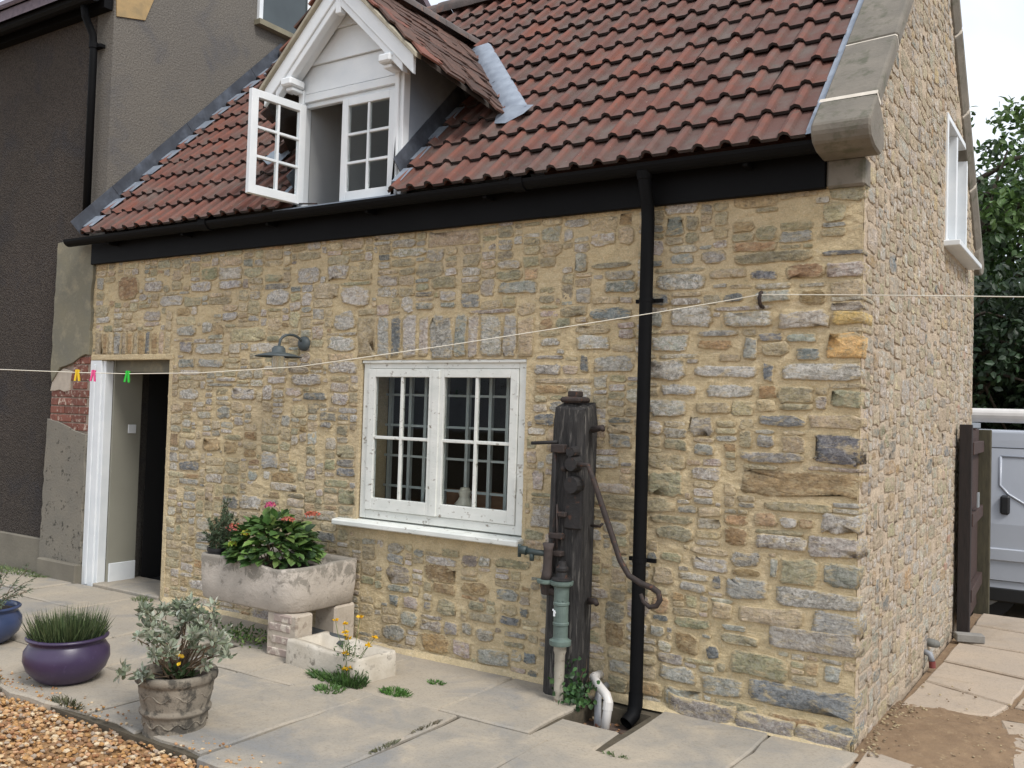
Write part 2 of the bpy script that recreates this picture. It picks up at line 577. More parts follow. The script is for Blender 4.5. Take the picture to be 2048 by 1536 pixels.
def rects(xb, y0, y1, mat=M_slab, parent=paving, gap=.006, z=0., sk=.012):
    ks = [random.uniform(-sk, sk) for _ in xb]
    for i in range(len(xb) - 1):
        a, b = xb[i] + gap, xb[i + 1] - gap
        slab(parent, [(a - ks[i], y0 + gap), (b - ks[i + 1], y0 + gap), (b + ks[i + 1], y1 - gap), (a + ks[i], y1 - gap)], mat, z + random.uniform(-.004, .004))
rects([-1.02, -.42, .02], -.80, -.012)
rects([-2.02, -1.44], -.80, -.012)
rects([PIT[0], PIT[1]], -.80, PIT[2])
rects([-2.82, -2.02], -.80, -.012)
rects([-3.9, -3.35, -2.82], -.98, -.012)
rects([-1.86, -1.31, -.62, .02], -2.0, -.80, sk=.02)
rects([-2.48, -1.86], -2.03, -.80, sk=.02)
rects([-2.97, -2.48], -2.0, -.98 + .18, sk=.02)
rects([-3.42, -2.97], -1.99, -.98, sk=.02)
rects([-4.4, -3.42], -2.02, -1.42, sk=.02)
rects([-4.15, -3.42], -1.42, -.98)
rects([-5.3, -4.4], -2.0, -1.42)
rects([-4.75, -4.15], -1.42, -.55)
rects([-4.75, -3.9], -.55, -.012)
rects([-5.75, -4.75], -.95, -.012, z=.004)
rects([-5.75, -4.75], -1.42, -.95)
rects([-6.7, -5.75], -.62, -.03, z=.006)
rects([-6.6, -5.75], -1.42, -.62)
rects([-6.2, -5.3], -2.02, -1.42)
rects([-7.6, -6.7], -.5, -.03, z=.008)
rects([-7.4, -6.6], -1.3, -.5)
rects([-8.6, -7.6], -1.2, -.03)
rects([-7.2, -6.2], -2.0, -1.42 + .12)

# side path beyond the corner
sp = MB()
sp.box(.02, 3.2, -2.02, 4.35, -.13, -.020)
side_path = tag(sp.build('side_path', M_dirt), kind='structure')
def irr(parent, pts, mat, z=0.): return slab(parent, pts, mat, z)
g = .012
for pts in [
    [(.04, .98), (.5, 1.1), (.56, 1.38), (.06, 1.62)],
    [(.06, 1.66), (.57, 1.42), (.62, 2.1), (.08, 2.25)],
    [(.08, 2.29), (.62, 2.14), (.7, 2.9), (.08, 2.95)],
    [(.08, 3.0), (.72, 2.94), (.8, 3.6), (.1, 3.7)],
    [(.1, 3.74), (.8, 3.64), (.9, 4.3), (.1, 4.3)],
    [(.60, 1.40), (1.35, 1.25), (1.4, 2.05), (.66, 2.1)],
    [(.66, 2.14), (1.4, 2.09), (1.5, 2.85), (.74, 2.9)],
    [(.76, 2.94), (1.5, 2.89), (1.6, 3.6), (.84, 3.6)],
    [(.84, 3.64), (1.6, 3.64), (1.7, 4.3), (.94, 4.3)],
    [(.66, .62), (1.3, .5), (1.34, 1.21), (.55, 1.06)],
    [(.7, -.1), (1.3, -.2), (1.3, .46), (.66, .58)],
    [(.62, -.75), (1.3, -.8), (1.3, -.24), (.7, -.14)],
    [(.05, -.8), (.58, -.75), (.66, -.14), (.05, .06)],
    [(1.34, -.8), (2.4, -.8), (2.4, .5), (1.34, .46)],
    [(1.36, .54), (2.4, .54), (2.4, 1.3), (1.4, 1.2)],
    [(1.42, 1.26), (2.4, 1.34), (2.4, 2.4), (1.46, 2.1)],
    [(.05, -2.0), (1.2, -2.0), (1.2, -.84), (.05, -.84)]]:
    irr(side_path, pts, M_slab_r, random.uniform(-.004, .004))
# damp dirt lying on the path by the corner
dm = MB()
nx_, ny_ = 60, 84
for j in range(ny_):
    for i in range(nx_):
        x, y = .0 + i * .75 / (nx_ - 1), -.12 + j * 1.25 / (ny_ - 1)
        r = math.hypot((x - .30) / .36, (y - .46) / .56)
        h = .020 * (1 - r * r) + .012 * noise.noise(Vector((x * 7, y * 7, 3))) + .006 * noise.noise(Vector((x * 22, y * 22, 8))) + .003 * noise.noise(Vector((x * 60, y * 60, 8)))
        dm.v.append((x, y, min(max(h, -.02), .012 + h * .25)))
for j in range(ny_ - 1):
    for i in range(nx_ - 1):
        k = j * nx_ + i
        dm.f.append((k, k + 1, k + nx_ + 1, k + nx_))
tag(dm.build('dirt', M_dirt, smooth=True), 'brown damp dirt spread over the side path by the corner', 'dirt', kind='stuff')
# crumbled mortar and pebbles lying in that corner
rb = MB()
ICO_V = []
t = (1 + 5 ** .5) / 2
for a, b, c in [(-1, t, 0), (1, t, 0), (-1, -t, 0), (1, -t, 0), (0, -1, t), (0, 1, t), (0, -1, -t), (0, 1, -t), (t, 0, -1), (t, 0, 1), (-t, 0, -1), (-t, 0, 1)]:
    ICO_V.append(Vector((a, b, c)).normalized())
ICO_F = [(0, 11, 5), (0, 5, 1), (0, 1, 7), (0, 7, 10), (0, 10, 11), (1, 5, 9), (5, 11, 4), (11, 10, 2), (10, 7, 6), (7, 1, 8), (3, 9, 4), (3, 4, 2), (3, 2, 6), (3, 6, 8), (3, 8, 9), (4, 9, 5), (2, 4, 11), (6, 2, 10), (8, 6, 7), (9, 8, 1)]
def pebble(mb, c, r, col):
    q = Matrix.Rotation(random.random() * 6.28, 3, 'Z') @ Matrix.Rotation(random.random() * 6.28, 3, 'X')
    s = Vector((random.uniform(.8, 1.3), random.uniform(.6, 1.1), random.uniform(.4, .8)))
    vs = []
    for v in ICO_V:
        w = q @ v
        vs.append((c[0] + w.x * r * s.x * random.uniform(.85, 1.15), c[1] + w.y * r * s.y * random.uniform(.85, 1.15), c[2] + w.z * r * s.z))
    mb.add(vs, ICO_F, col)
for k in range(260):
    x, y = .02 + abs(random.gauss(0, .07)), random.uniform(-.05, 1.0)
    if random.random() < .3: x, y = random.uniform(.05, .8), random.uniform(0, 1.6)
    pebble(rb, (x, y, .012), random.uniform(.003, .010), random.choice([lin('#97876d'), lin('#7d6c55'), lin('#a89878'), lin('#6d5c48')]))
tag(rb.build('rubble', M_gravel), 'loose mortar crumbs scattered at the foot of the gable wall', 'rubble', kind='stuff')

# gravel
gb = MB()
gb.v = [(-14, -9, -.075), (6, -9, -.075), (6, -1.99, -.055), (-14, -1.99, -.055)]
gb.f = [(0, 1, 2, 3)]
tag(gb.build('gravel_bed', M_gravel_bed), kind='structure')
gv = MB()
GC = [lin(c) for c in ('#b48d62', '#a8804f', '#bfa37d', '#937552', '#c9b698', '#856649', '#b08757', '#9a8a78', '#b58e6b', '#946a48')]
def edge_y(x): return -2.0 + .035 * noise.noise(Vector((x * 2.3, 1, 0))) + .03 * noise.noise(Vector((x * 7, 4, 0)))
for k in range(14000):
    x = random.uniform(-6.6, -1.2)
    y = edge_y(x) - random.random() ** 1.25 * 1.75
    d = math.hypot(x - 1.11, y + 4.92)
    pebble(gv, (x, y, -.045 + random.uniform(-.012, .018)), random.uniform(.009, .019), random.choice(GC))
for k in range(260):
    x = random.uniform(-5, -1.5)
    pebble(gv, (x, -2.0 + random.random() ** 2 * .16, .006), random.uniform(.005, .011), random.choice(GC))
tag(gv.build('gravel', M_gravel), 'orange brown gravel spread in front of the flagstones', 'gravel', kind='stuff')

# ================================================================== the cottage
cottage = thing('stone_cottage', (-3.3, 2.1, 0), 'buff rubble stone cottage with red tiled roof and white dormer window', 'cottage')
D = 4.2                      # depth of the gable
TH = math.tan(R(46))
def roof_z(y): return 3.09 + (y + .2) * TH
RIDGE_Y = 2.1
RIDGE_Z = roof_z(RIDGE_Y)
DOOR = (-6.66, -5.55, -.2, 2.02)
WIN = (-3.40, -2.02, .84, 1.98)

def front(u, v, d): return (u, -d, v)
def gable(u, v, d): return (d, u, v)
def nd(u, v, w):
    return -.002 + .004 * noise.noise(Vector((u * 3, v * 5, w))) + .005 * noise.noise(Vector((u * 10, v * 17, w))) + .0055 * noise.noise(Vector((u * 24, v * 38, w))) + .004 * noise.noise(Vector((u * 61, v * 68, w)))

def wall_sheet(name, mat, parent, u0, u1, v0, v1, st, mp, keep, w, amp=1.):
    nu, nv = int(round((u1 - u0) / st)), int(round((v1 - v0) / st))
    idx = {}
    mb = MB()
    def vid(i, j):
        k = (i, j)
        if k not in idx:
            u, v = u0 + i * st, v0 + j * st
            idx[k] = len(mb.v)
            mb.v.append(mp(u, v, nd(u, v, w) * amp if 0 < i < nu else 0))
        return idx[k]
    for j in range(nv):
        for i in range(nu):
            if keep(u0 + (i + .5) * st, v0 + (j + .5) * st):
                mb.f.append((vid(i, j), vid(i + 1, j), vid(i + 1, j + 1), vid(i, j + 1)))
    return mb.build(name, mat, parent, smooth=True)

def in_front(u, v):
    if DOOR[0] < u < DOOR[1] and v < DOOR[3]: return False
    if WIN[0] < u < WIN[1] and WIN[2] < v < WIN[3]: return False
    return True
def rake(u): return roof_z(u) - .02 if u < RIDGE_Y else roof_z(2 * RIDGE_Y - u) - .02
GWIN = (2.56, 3.62, 3.02, 3.98)
def in_gable(u, v):
    if GWIN[0] < u < GWIN[1] and GWIN[2] < v < GWIN[3]: return False
    return v < rake(u)
front_wall = wall_sheet('front_wall', M_mortar, cottage, -6.68, 0, -.14, 3.10, .0125, front, in_front, 0)
gable_wall = wall_sheet('gable_wall', M_mortar_g, cottage, 0, D, -.14, 5.46, .02, gable, in_gable, 9)

TINT = {'G': lin('#92938d'), 'L': lin('#a5a29b'), 'D': lin('#6d7375'), 'B': lin('#9c8260'), 'F': lin('#aa9c80'), 'O': lin('#928d75'), 'Y': lin('#c9aa72'), 'P': lin('#a0978f')}
CRUST = {'G': .5, 'L': 1., 'D': .25, 'B': .1, 'F': .25, 'O': .2, 'Y': .15, 'P': .7}
def stone_geo(w, h, p, n, e=None):
    e = e or random.uniform(2.8, 7)
    ph = random.random()
    out = []
    jit = min(w, h) * .10
    sk = random.uniform(-.12, .12) * h
    for k in range(n):
        a = 2 * math.pi * (k + ph) / n
        c, s = math.cos(a), math.sin(a)
        u = w / 2 * math.copysign(abs(c) ** (2 / e), c) + random.uniform(-jit, jit)
        v = h / 2 * math.copysign(abs(s) ** (2 / e), s) + random.uniform(-jit, jit) + sk * u / w
        out.append((u, v))
    vs = [(u, v, -.02) for u, v in out]
    vs += [(u * .99, v * .985, p * random.uniform(.45, 1.05)) for u, v in out]
    sc = random.uniform(.78, .88)
    vs += [(u * sc, v * sc, p * random.uniform(.75, 1.2)) for u, v in out]
    vs.append((0, 0, p * random.uniform(.8, 1.25)))
    fs = []
    for k in range(n):
        j = (k + 1) % n
        fs += [(k, j, n + j, n + k), (n + k, n + j, 2 * n + j, 2 * n + k), (2 * n + k, 2 * n + j, 3 * n)]
    return vs, fs
EDGE = lambda n: [0.] * n + [.12] * n + [.62] * n + [1.]
def set_edge(o, vals):
    at = o.data.attributes.new('edge', 'FLOAT', 'POINT')
    at.data.foreach_set('value', vals)

def pack(u0, u1, v0, v1, allowed, placed, hmin=4, hmax=11, asp=(1.9, 5.), big=.10, wmin=9):
    """fill the free part of a wall with stones of random size (cm grid)"""
    nu, nv = int((u1 - u0) * 100), int((v1 - v0) * 100)
    U, V = np.meshgrid(u0 + (np.arange(nu) + .5) / 100, v0 + (np.arange(nv) + .5) / 100)
    free = allowed(U, V)
    for (a, b, c, d, *_r) in placed:
        i0, i1 = int((a - u0) * 100), int((c - u0) * 100)
        j0, j1 = int((b - v0) * 100), int((d - v0) * 100)
        free[max(0, j0):max(0, j1), max(0, i0):max(0, i1)] = False
    out = []
    flat = free.reshape(-1)
    while True:
        k = int(np.argmax(flat))
        if not flat[k]: break
        j, i = divmod(k, nu)
        row = free[j, i:]
        av = len(row) if row.all() else int(np.argmin(row))
        h = random.randint(hmin, hmax) if random.random() > big else random.randint(hmax, hmax + 5)
        h = int(h * random.uniform(.75, 1))
        w = int(min(52, h * random.uniform(*asp)))
        w = max(8, w)
        if av - w < 6: w = av if av < w + 6 else w
        w = min(w, av)
        blk = free[j:j + h, i:i + w]
        ok = blk.all(axis=1)
        hh = len(ok) if ok.all() else int(np.argmin(ok))
        # close small slivers above
        free[j:j + hh, i:i + w] = False
        if w >= 4 and hh >= 3 and hh > w * 1.15:      # upright gap: pile small flat stones in it
            if w < wmin: continue
            k = int(math.ceil(hh / (w * .9)))
            for m_ in range(k):
                out.append((u0 + i / 100, v0 + (j + hh * m_ / k) / 100, u0 + (i + w) / 100, v0 + (j + hh * (m_ + 1) / k) / 100))
        elif w >= 4 and hh >= 3:
            out.append((u0 + i / 100, v0 + j / 100, u0 + (i + w) / 100, v0 + (j + hh) / 100))
    return out

def lay(stones, mp, parent, n_single, mat, pk=1.):
    """stones: (u0,v0,u1,v1,type,prominence). The largest become objects, the rest one part."""
    order = sorted(stones, key=lambda s: -s[6])
    rest = MB()
    rest_e = []
    for q, (a, b, c, d, ty, kk, _s) in enumerate(order):
        w, h = max(.022, c - a - .008), max(.018, d - b - .006)
        w, h = w * random.uniform(.95, 1.03), h * random.uniform(.95, 1.04)
        p = pk * (kk * random.uniform(.0015, .0075) + (.003 if kk > 1 else 0))
        n = 14 if w > .16 else (11 if w > .09 else 9)
        vs, fs = stone_geo(w, h, p, n, 9 if h > w * 1.5 else None)
        ed = EDGE(n)
        if mp is front and c > -.04:                   # quoin: runs through to the gable face
            w = .008 - a
            vs, fs = stone_geo(w - .004, h, p, n, 8)
            dp_ = random.uniform(.07, .22)
            vs = [(u, v, -dp_) if i < n else (u, v, q_) for i, (u, v, q_) in enumerate(vs)]
            ed = [.55] * n + [.34] * n + [.7] * n + [1.]
            c = .008
        cu, cv = (a + c) / 2, (b + d) / 2
        tcol = TINT[ty]
        j = random.uniform(.8, 1.22)
        bl = .05 if kk > 1 else random.uniform(.05, .45)
        col = tuple((tcol[i] * (1 - bl) + MORTAR[i] * bl) * j * random.uniform(.95, 1.05) for i in range(3)) + (CRUST[ty] * random.uniform(.6, 1.1),)
        if q < n_single:
            mb = MB()
            o = mp(0, 0, 0)
            mb.add([mp(*v) for v in vs], fs, col)
            st = mb.build('stone', mat, parent, smooth=True, loc=mp(cu, cv, 0))
            set_edge(st, ed)
        else:
            rest.add([mp(cu + u, cv + v, dd) for u, v, dd in vs], fs, col)
            rest_e += ed
    if rest.v:
        set_edge(rest.build('small_stones', mat, parent, smooth=True, kind='stuff'), rest_e)

HAND = """-0.69,2.49,-0.25,2.56,O -0.21,2.51,-0.01,2.54,D -0.88,2.51,-0.72,2.59,P -1.06,2.51,-0.91,2.58,G -1.19,2.51,-1.1,2.55,D -1.58,2.52,-1.3,2.56,O -1.15,2.37,-0.85,2.47,L -0.59,2.4,-0.44,2.46,D -0.4,2.4,-0.19,2.48,B -0.19,2.39,-0.01,2.48,P -0.83,2.42,-0.6,2.48,F -0.81,2.37,-0.71,2.4,L -1.48,2.37,-1.27,2.45,G -1.68,2.32,-1.56,2.42,G -1.18,2.29,-1.06,2.36,D -0.74,2.29,-0.62,2.34,D -0.56,2.28,-0.36,2.35,L -0.32,2.26,-0.18,2.35,B -1.58,2.21,-1.29,2.29,D -1.18,2.16,-1.09,2.25,G -1.05,2.16,-0.8,2.28,L -0.74,2.15,-0.45,2.24,L -0.43,2.13,-0.16,2.23,P -0.15,2.15,-0.01,2.22,Y -0.17,1.97,-0.01,2.11,Y -1.67,2.03,-1.43,2.13,L -1.38,2.1,-1.27,2.16,P -1.18,2.02,-0.93,2.12,L -0.88,2.1,-0.65,2.14,G -0.89,2.03,-0.67,2.09,B -0.62,1.97,-0.54,2.1,G -0.53,1.99,-0.36,2.07,F -0.39,2.06,-0.22,2.11,G -0.33,1.97,-0.2,2.04,D -1.63,1.9,-1.57,2.01,D -1.55,1.9,-1.27,2,G -1.19,1.86,-0.95,1.98,L -0.91,1.87,-0.53,1.95,L -0.51,1.85,-0.45,1.96,D -0.41,1.86,-0.01,1.95,L -1.1,1.77,-0.88,1.84,L -0.84,1.76,-0.55,1.84,L -0.15,1.72,-0.01,1.82,O -1.18,1.65,-0.93,1.75,L -0.89,1.67,-0.68,1.74,F -0.42,1.7,-0.23,1.74,O -0.53,1.61,-0.27,1.68,D -0.26,1.61,-0.01,1.69,F -1.07,1.46,-0.93,1.53,O -0.54,1.5,-0.43,1.57,G -0.23,1.43,-0.01,1.58,D -0.89,1.44,-0.77,1.51,G -0.63,1.42,-0.27,1.48,G -0.61,1.38,-0.41,1.41,F -0.61,1.25,-0.02,1.39,B -1.43,1.46,-1.27,1.54,G -1.17,1.2,-0.94,1.34,O -0.89,1.17,-0.76,1.21,P -0.49,1.17,-0.13,1.22,F -0.63,1.17,-0.53,1.2,G -0.98,1.11,-0.86,1.16,G -0.18,1.08,-0.01,1.18,L -0.4,1.08,-0.3,1.14,L -0.3,1.09,-0.22,1.14,B -1.11,0.95,-0.87,1.04,O -0.7,0.96,-0.57,1.07,B -0.53,0.96,-0.25,1.04,P -0.25,0.95,-0.01,1.06,P -1.08,0.83,-0.94,0.89,O -0.89,0.8,-0.67,0.89,L -0.45,0.81,-0.4,0.92,G -0.4,0.79,-0.19,0.93,O -0.16,0.8,-0.01,0.93,G -0.66,0.8,-0.49,0.85,B -1.12,0.7,-0.99,0.81,F -0.96,0.68,-0.79,0.74,G -0.77,0.71,-0.71,0.79,D -0.69,0.68,-0.45,0.79,G -0.41,0.68,-0.01,0.78,L -0.77,0.56,-0.64,0.64,F -0.62,0.56,-0.26,0.66,F -0.22,0.56,-0.02,0.67,G -1.12,0.49,-1.01,0.53,D -0.99,0.48,-0.76,0.54,O -0.71,0.5,-0.56,0.54,G -1.13,0.4,-1.03,0.47,G -0.98,0.33,-0.83,0.46,B -0.79,0.33,-0.71,0.4,D -0.82,0.44,-0.76,0.46,G -0.72,0.43,-0.49,0.49,O -0.44,0.45,-0.02,0.57,P -0.66,0.28,-0.33,0.41,O -0.16,0.31,-0.06,0.41,G -1.07,0.16,-0.84,0.26,G -0.82,0.14,-0.57,0.25,G -1.03,0.02,-0.8,0.15,G -0.54,0.14,-0.02,0.28,D -0.74,0,-0.48,0.13,O -0.44,0.01,-0.16,0.12,B -0.15,0.02,-0.01,0.11,D -3.45,2.03,-3.28,2.3,F -3.27,2.03,-3.15,2.29,G -3.14,2.03,-3.05,2.3,D -3.04,2.03,-2.9,2.3,L -2.89,2.03,-2.8,2.29,P -2.79,2.03,-2.6,2.29,G -2.59,2.02,-2.49,2.29,G -2.48,2.02,-2.39,2.28,P -2.38,2.02,-2.21,2.28,L -2.2,2.02,-2.1,2.28,G -2.09,2.02,-1.96,2.26,F -3.63,2.37,-3.33,2.52,L -3.69,2.2,-3.48,2.34,P -3.75,2.05,-3.46,2.16,L -3.73,1.89,-3.43,1.98,L -1.93,2.06,-1.77,2.12,L -1.95,1.98,-1.74,2.01,G -1.96,1.88,-1.76,1.96,L -2.26,2.4,-1.94,2.48,G -2.54,2.32,-2.39,2.42,G -2.72,2.33,-2.58,2.37,G -2.93,2.32,-2.77,2.38,G -1.94,2.33,-1.82,2.38,O -1.81,2.17,-1.7,2.24,O -1.95,1.57,-1.79,1.65,D -3.61,1.15,-3.43,1.22,D -3.79,1.49,-3.66,1.54,G -3.97,1.69,-3.72,1.75,D -3.69,1.66,-3.51,1.75,L -1.95,1.77,-1.71,1.83,B -1.95,1.17,-1.86,1.3,P -1.95,0.94,-1.79,1.08,P -2.8,2.46,-2.58,2.54,O -6.32,2.54,-6.02,2.74,B -5.94,2.58,-5.68,2.67,L -5.72,2.45,-5.4,2.54,L -5.58,2.58,-5.42,2.66,F -5.32,2.55,-5.05,2.64,L -4.97,2.56,-4.69,2.63,L -4.08,2.56,-3.84,2.68,L -3.77,2.56,-3.55,2.68,L -4.41,2.4,-4.15,2.53,L -4.44,2.59,-4.24,2.65,O -4.91,2.3,-4.73,2.38,L -5.48,2.19,-5.22,2.28,G -5.16,2.21,-5.02,2.31,L -5.23,2.04,-4.88,2.13,L -5.43,2.05,-5.26,2.15,G -5.19,1.93,-4.86,2.01,G -5.44,1.93,-5.23,2.01,G -5.42,1.67,-5.15,1.76,L -4.96,1.82,-4.71,1.86,L -4.78,1.68,-4.48,1.78,L -4.94,1.52,-4.77,1.63,G -4.11,1.8,-3.78,1.89,L -4.37,1.81,-4.15,1.87,L -5.09,1.26,-4.88,1.38,B -4.83,1.25,-4.68,1.36,B -4.6,1.37,-4.46,1.44,B -4.6,1.24,-4.45,1.3,B -4.4,1.16,-4.2,1.29,G -5.3,1.27,-5.16,1.35,L -5.38,1.09,-5.11,1.17,D -5.37,0.98,-5.11,1.03,G -6.63,2.33,-6.4,2.39,L -6.62,2.04,-6.51,2.26,F -6.5,2.04,-6.43,2.25,B -6.42,2.04,-6.35,2.25,F -6.34,2.04,-6.23,2.25,G -6.22,2.04,-6.15,2.25,F -6.14,2.04,-6.06,2.25,B -6.05,2.04,-5.99,2.25,F -5.98,2.04,-5.9,2.25,B -5.89,2.04,-5.82,2.25,D -5.81,2.03,-5.72,2.25,B -5.71,2.03,-5.63,2.25,F -5.62,2.03,-5.54,2.24,F -2.97,0.18,-2.82,0.29,G -3.13,0.07,-2.92,0.18,G -3.07,0.3,-2.99,0.39,D -2.95,0.3,-2.81,0.39,P -2.77,0.31,-2.7,0.38,D -2.66,0.3,-2.49,0.41,O -2.6,0.18,-2.48,0.27,G -2.46,0.2,-2.37,0.29,P -2.4,0.3,-2.19,0.36,O -2.16,0.31,-2,0.37,D -2.2,0.46,-2.02,0.54,G -2.47,0.47,-2.24,0.55,B -2.7,0.44,-2.51,0.51,B -3.1,0.4,-2.88,0.45,G -2.41,0.37,-2.27,0.43,O -2.79,0.05,-2.54,0.18,B -2.53,0.05,-2.37,0.17,P -2.32,0.04,-2.07,0.15,G -2.12,0.24,-1.95,0.28,G -2.13,0.18,-1.97,0.22,O -1.98,0.1,-1.88,0.17,D -2.02,0.38,-1.94,0.44,D -1.94,-0.03,-1.87,0.07,D -1.42,0.31,-1.28,0.44,B -2.34,0.18,-2.2,0.27,P"""
hand = []
for e in HAND.split():
    *nn, ty = e.split(',')
    a, b, c, d = map(float, nn)
    if abs(b - 2.02) < .08 and d > 2.15 and a > -3.5 and c < -1.9: b = 1.992
    hand.append((a, b, c, d, ty))
def allow_front(U, V):
    k = np.ones(U.shape, bool)
    k &= ~((U > DOOR[0] - .01) & (U < DOOR[1] + .035) & (V < DOOR[3] + .03))
    k &= ~((U > WIN[0] - .02) & (U < WIN[1] + .02) & (V > WIN[2] - .1) & (V < WIN[3] + .03))
    return k & (U < -.01)
TYPES = 'FFFFFFGGGOOOOLLPPBDF'
hm = [(a - .004, b - .004, c + .004, d + .004) for a, b, c, d, t_ in hand]
fill = pack(-6.66, 0, .0, 2.92, allow_front, hm)
fs_ = [(a, b, c, d, t_, 1.25, (c - a) * (d - b) * 3 + .02) for a, b, c, d, t_ in hand]
for a, b, c, d in fill:
    if random.random() < .06: continue
    fs_.append((a, b, c, d, random.choice(TYPES), 1., (c - a) * (d - b) * (1 + .12 * (a + 6))))
lay(fs_, front, front_wall, 300, M_stone)
# footing course that stands a little proud at the bottom right
for (x0, x1, z1) in ((-1.0, -.62, .10), (-.62, -.28, .085), (-.28, -.015, .075)):
    mb = MB()
    vs, fs = stone_geo(x1 - x0 + .01, .15, .026, 14, 9)
    mb.add([front(*v) for v in vs], fs, tuple(.72 * c for c in TINT['P']) + (.35,))
    set_edge(mb.build('footing_stone', M_stone, front_wall, smooth=True, loc=((x0 + x1) / 2, 0, z1 - .07)), EDGE(14))
# mortar fillet along the foot of the front wall
fl = MB()
for i in range(84):
    x = -5.5 + i * 5.45 / 83
    r = .012 + .022 * noise.noise(Vector((x * 2, 0, 5))) + .01 * random.random()
    fl.v += [(x, .0, .03 + r * .5), (x, -.012 - r * .4, .012 + r * .3), (x, -.02 - r, -.002)]
for i in range(83):
    for k in (0, 1):
        fl.f.append((3 * i + k, 3 * i + k + 1, 3 * i + 4 + k, 3 * i + 3 + k))
fl.build('mortar_fillet', M_mortar, front_wall, smooth=True)

def allow_gable(U, V):
    k = (V < np.where(U < RIDGE_Y, roof_z(U), roof_z(2 * RIDGE_Y - U)) - .06)
    k &= ~((U > GWIN[0] - .03) & (U < GWIN[1] + .03) & (V > GWIN[2] - .08) & (V < GWIN[3] + .03))
    return k & (U > .055)
gq = []
zc = 9
while zc < 2.85:                                   # quoins turning the corner
    h = random.uniform(.10, .2)
    gq.append((.005, zc, random.choice((.16, .22, .3, .12)), zc + h, random.choice('DGOLPG')))
    zc += h
gf = pack(0, D, .0, 5.36, allow_gable, [(a, b, c + .004, d + .002) for a, b, c, d, t_ in gq], 6, 13, (1.5, 3.6), .1, 5)
gs = [(a, b, c, d, t_, 1.2, 9) for a, b, c, d, t_ in gq]
for a, b, c, d in gf:
    if random.random() < .05: continue
    gs.append((a, b, c, d, random.choice('FFFGGGPPPLLOODDB'), .95, (c - a) * (d - b) / (5 + a) ** 2 * (1 if b < 4.6 else .01)))
lay(gs, gable, gable_wall, 240, M_stone_g, .8)
# rounded mortar arris where the two walls meet
ar = MB()
m_ = 150
for i in range(m_ + 1):
    z = -.1 + 3.05 * i / m_
    c = .006 * noise.noise(Vector((z * 9, 3, 1)))
    for k in range(7):
        a = R(-100 + 200 * k / 6 - 45)
        r = .008 + .005 * noise.noise(Vector((z * 22, k * .6, 4))) + .003 * noise.noise(Vector((z * 60, k, 7)))
        ar.v.append((-.008 + c * .5 + r * math.cos(a), .008 + r * math.sin(a), z))
for i in range(m_):
    for k in range(6):
        ar.f.append((i * 7 + k, i * 7 + k + 1, (i + 1) * 7 + k + 1, (i + 1) * 7 + k))
ar.build('corner_mortar', M_mortar, front_wall, smooth=True)
# stepped brick mark and small bricks showing in the gable
for (y, z, dy, dz) in ((3.55, 2.2, .12, .07), (2.6, 1.25, .1, .06), (2.9, .75, .1, .06), (2.35, 2.6, .1, .07), (3.3, 1.75, .1, .065), (2.75, .55, .1, .06)):
    box('brick', M_brick_f, gable_wall, -.02, .010, y, y + dy, z, z + dz, .006)

# ---------------------------------------------------------------- roof
def rp(x, s, n):                # point on the front slope: s metres up the slope from the eave, n off it
    return Vector((x, -.2 + s * math.cos(R(46)) - n * math.sin(R(46)), 3.09 + s * math.sin(R(46)) + n * math.cos(R(46))))
SL = (RIDGE_Y + .2) / math.cos(R(46))
rd = MB()
rd.v = [(-6.6, -.12, roof_z(-.12) - .06), (-.1, -.12, roof_z(-.12) - .06), (-.1, RIDGE_Y, RIDGE_Z - .04), (-6.6, RIDGE_Y, RIDGE_Z - .04),
        (-.1, 2 * RIDGE_Y + .12, roof_z(-.12) - .06), (-6.6, 2 * RIDGE_Y + .12, roof_z(-.12) - .06)]
rd.f = [(0, 1, 2, 3), (3, 2, 4, 5)]
# cut the deck round the dormer: four strips instead of one sheet
rd = MB()
def deck(x0, x1, s0, s1, n=-.05):
    rd.add([rp(x0, s0, n), rp(x1, s0, n), rp(x1, s1, n), rp(x0, s1, n)], [(0, 1, 2, 3)])
deck(-6.6, -4.07, .1, SL)
deck(-3.01, -.1, .1, SL)
deck(-4.07, -3.01, 1.55, SL)
rd.add([(-6.6, RIDGE_Y, RIDGE_Z - .03), (-.1, RIDGE_Y, RIDGE_Z - .03), (-.1, 4.35, roof_z(-.1)), (-6.6, 4.35, roof_z(-.1))], [(0, 1, 2, 3)])
roof = rd.build('roof', M_tile, cottage)

TW, GA = .308, .272
def tile_mesh(w, rolls, L=.318):
    pr = [(0, 0, 0)]
    for c in rolls:
        pr += [(c - .034, 0, 0), (c - .024, .022, 1), (c, .032, 1), (c + .024, .022, 1), (c + .034, 0, 0)]
    pr.append((w + .0, 0, 0))
    n = len(pr)
    mb = MB()
    top = lambda s, nn, dz: [(u, s, nn + h + dz) for u, h, k in pr]
    mb.v = top(0, .036, 0) + top(L, .002, 0) + top(0, .036, -.018) + top(L, .002, -.014)
    mb.c = [(k, k, k) for u, h, k in pr] * 4
    for i in range(n - 1):
        mb.f += [(i, i + 1, n + i + 1, n + i), (2 * n + i, 2 * n + i + 1, i + 1, i), (3 * n + i, 3 * n + i + 1, 2 * n + i + 1, 2 * n + i)]
    me = mb.mesh('roof_tile')
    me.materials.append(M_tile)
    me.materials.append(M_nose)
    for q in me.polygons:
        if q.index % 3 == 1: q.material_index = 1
    return me
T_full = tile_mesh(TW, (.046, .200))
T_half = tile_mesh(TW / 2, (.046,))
RM = Matrix.Rotation(R(46), 4, 'X')
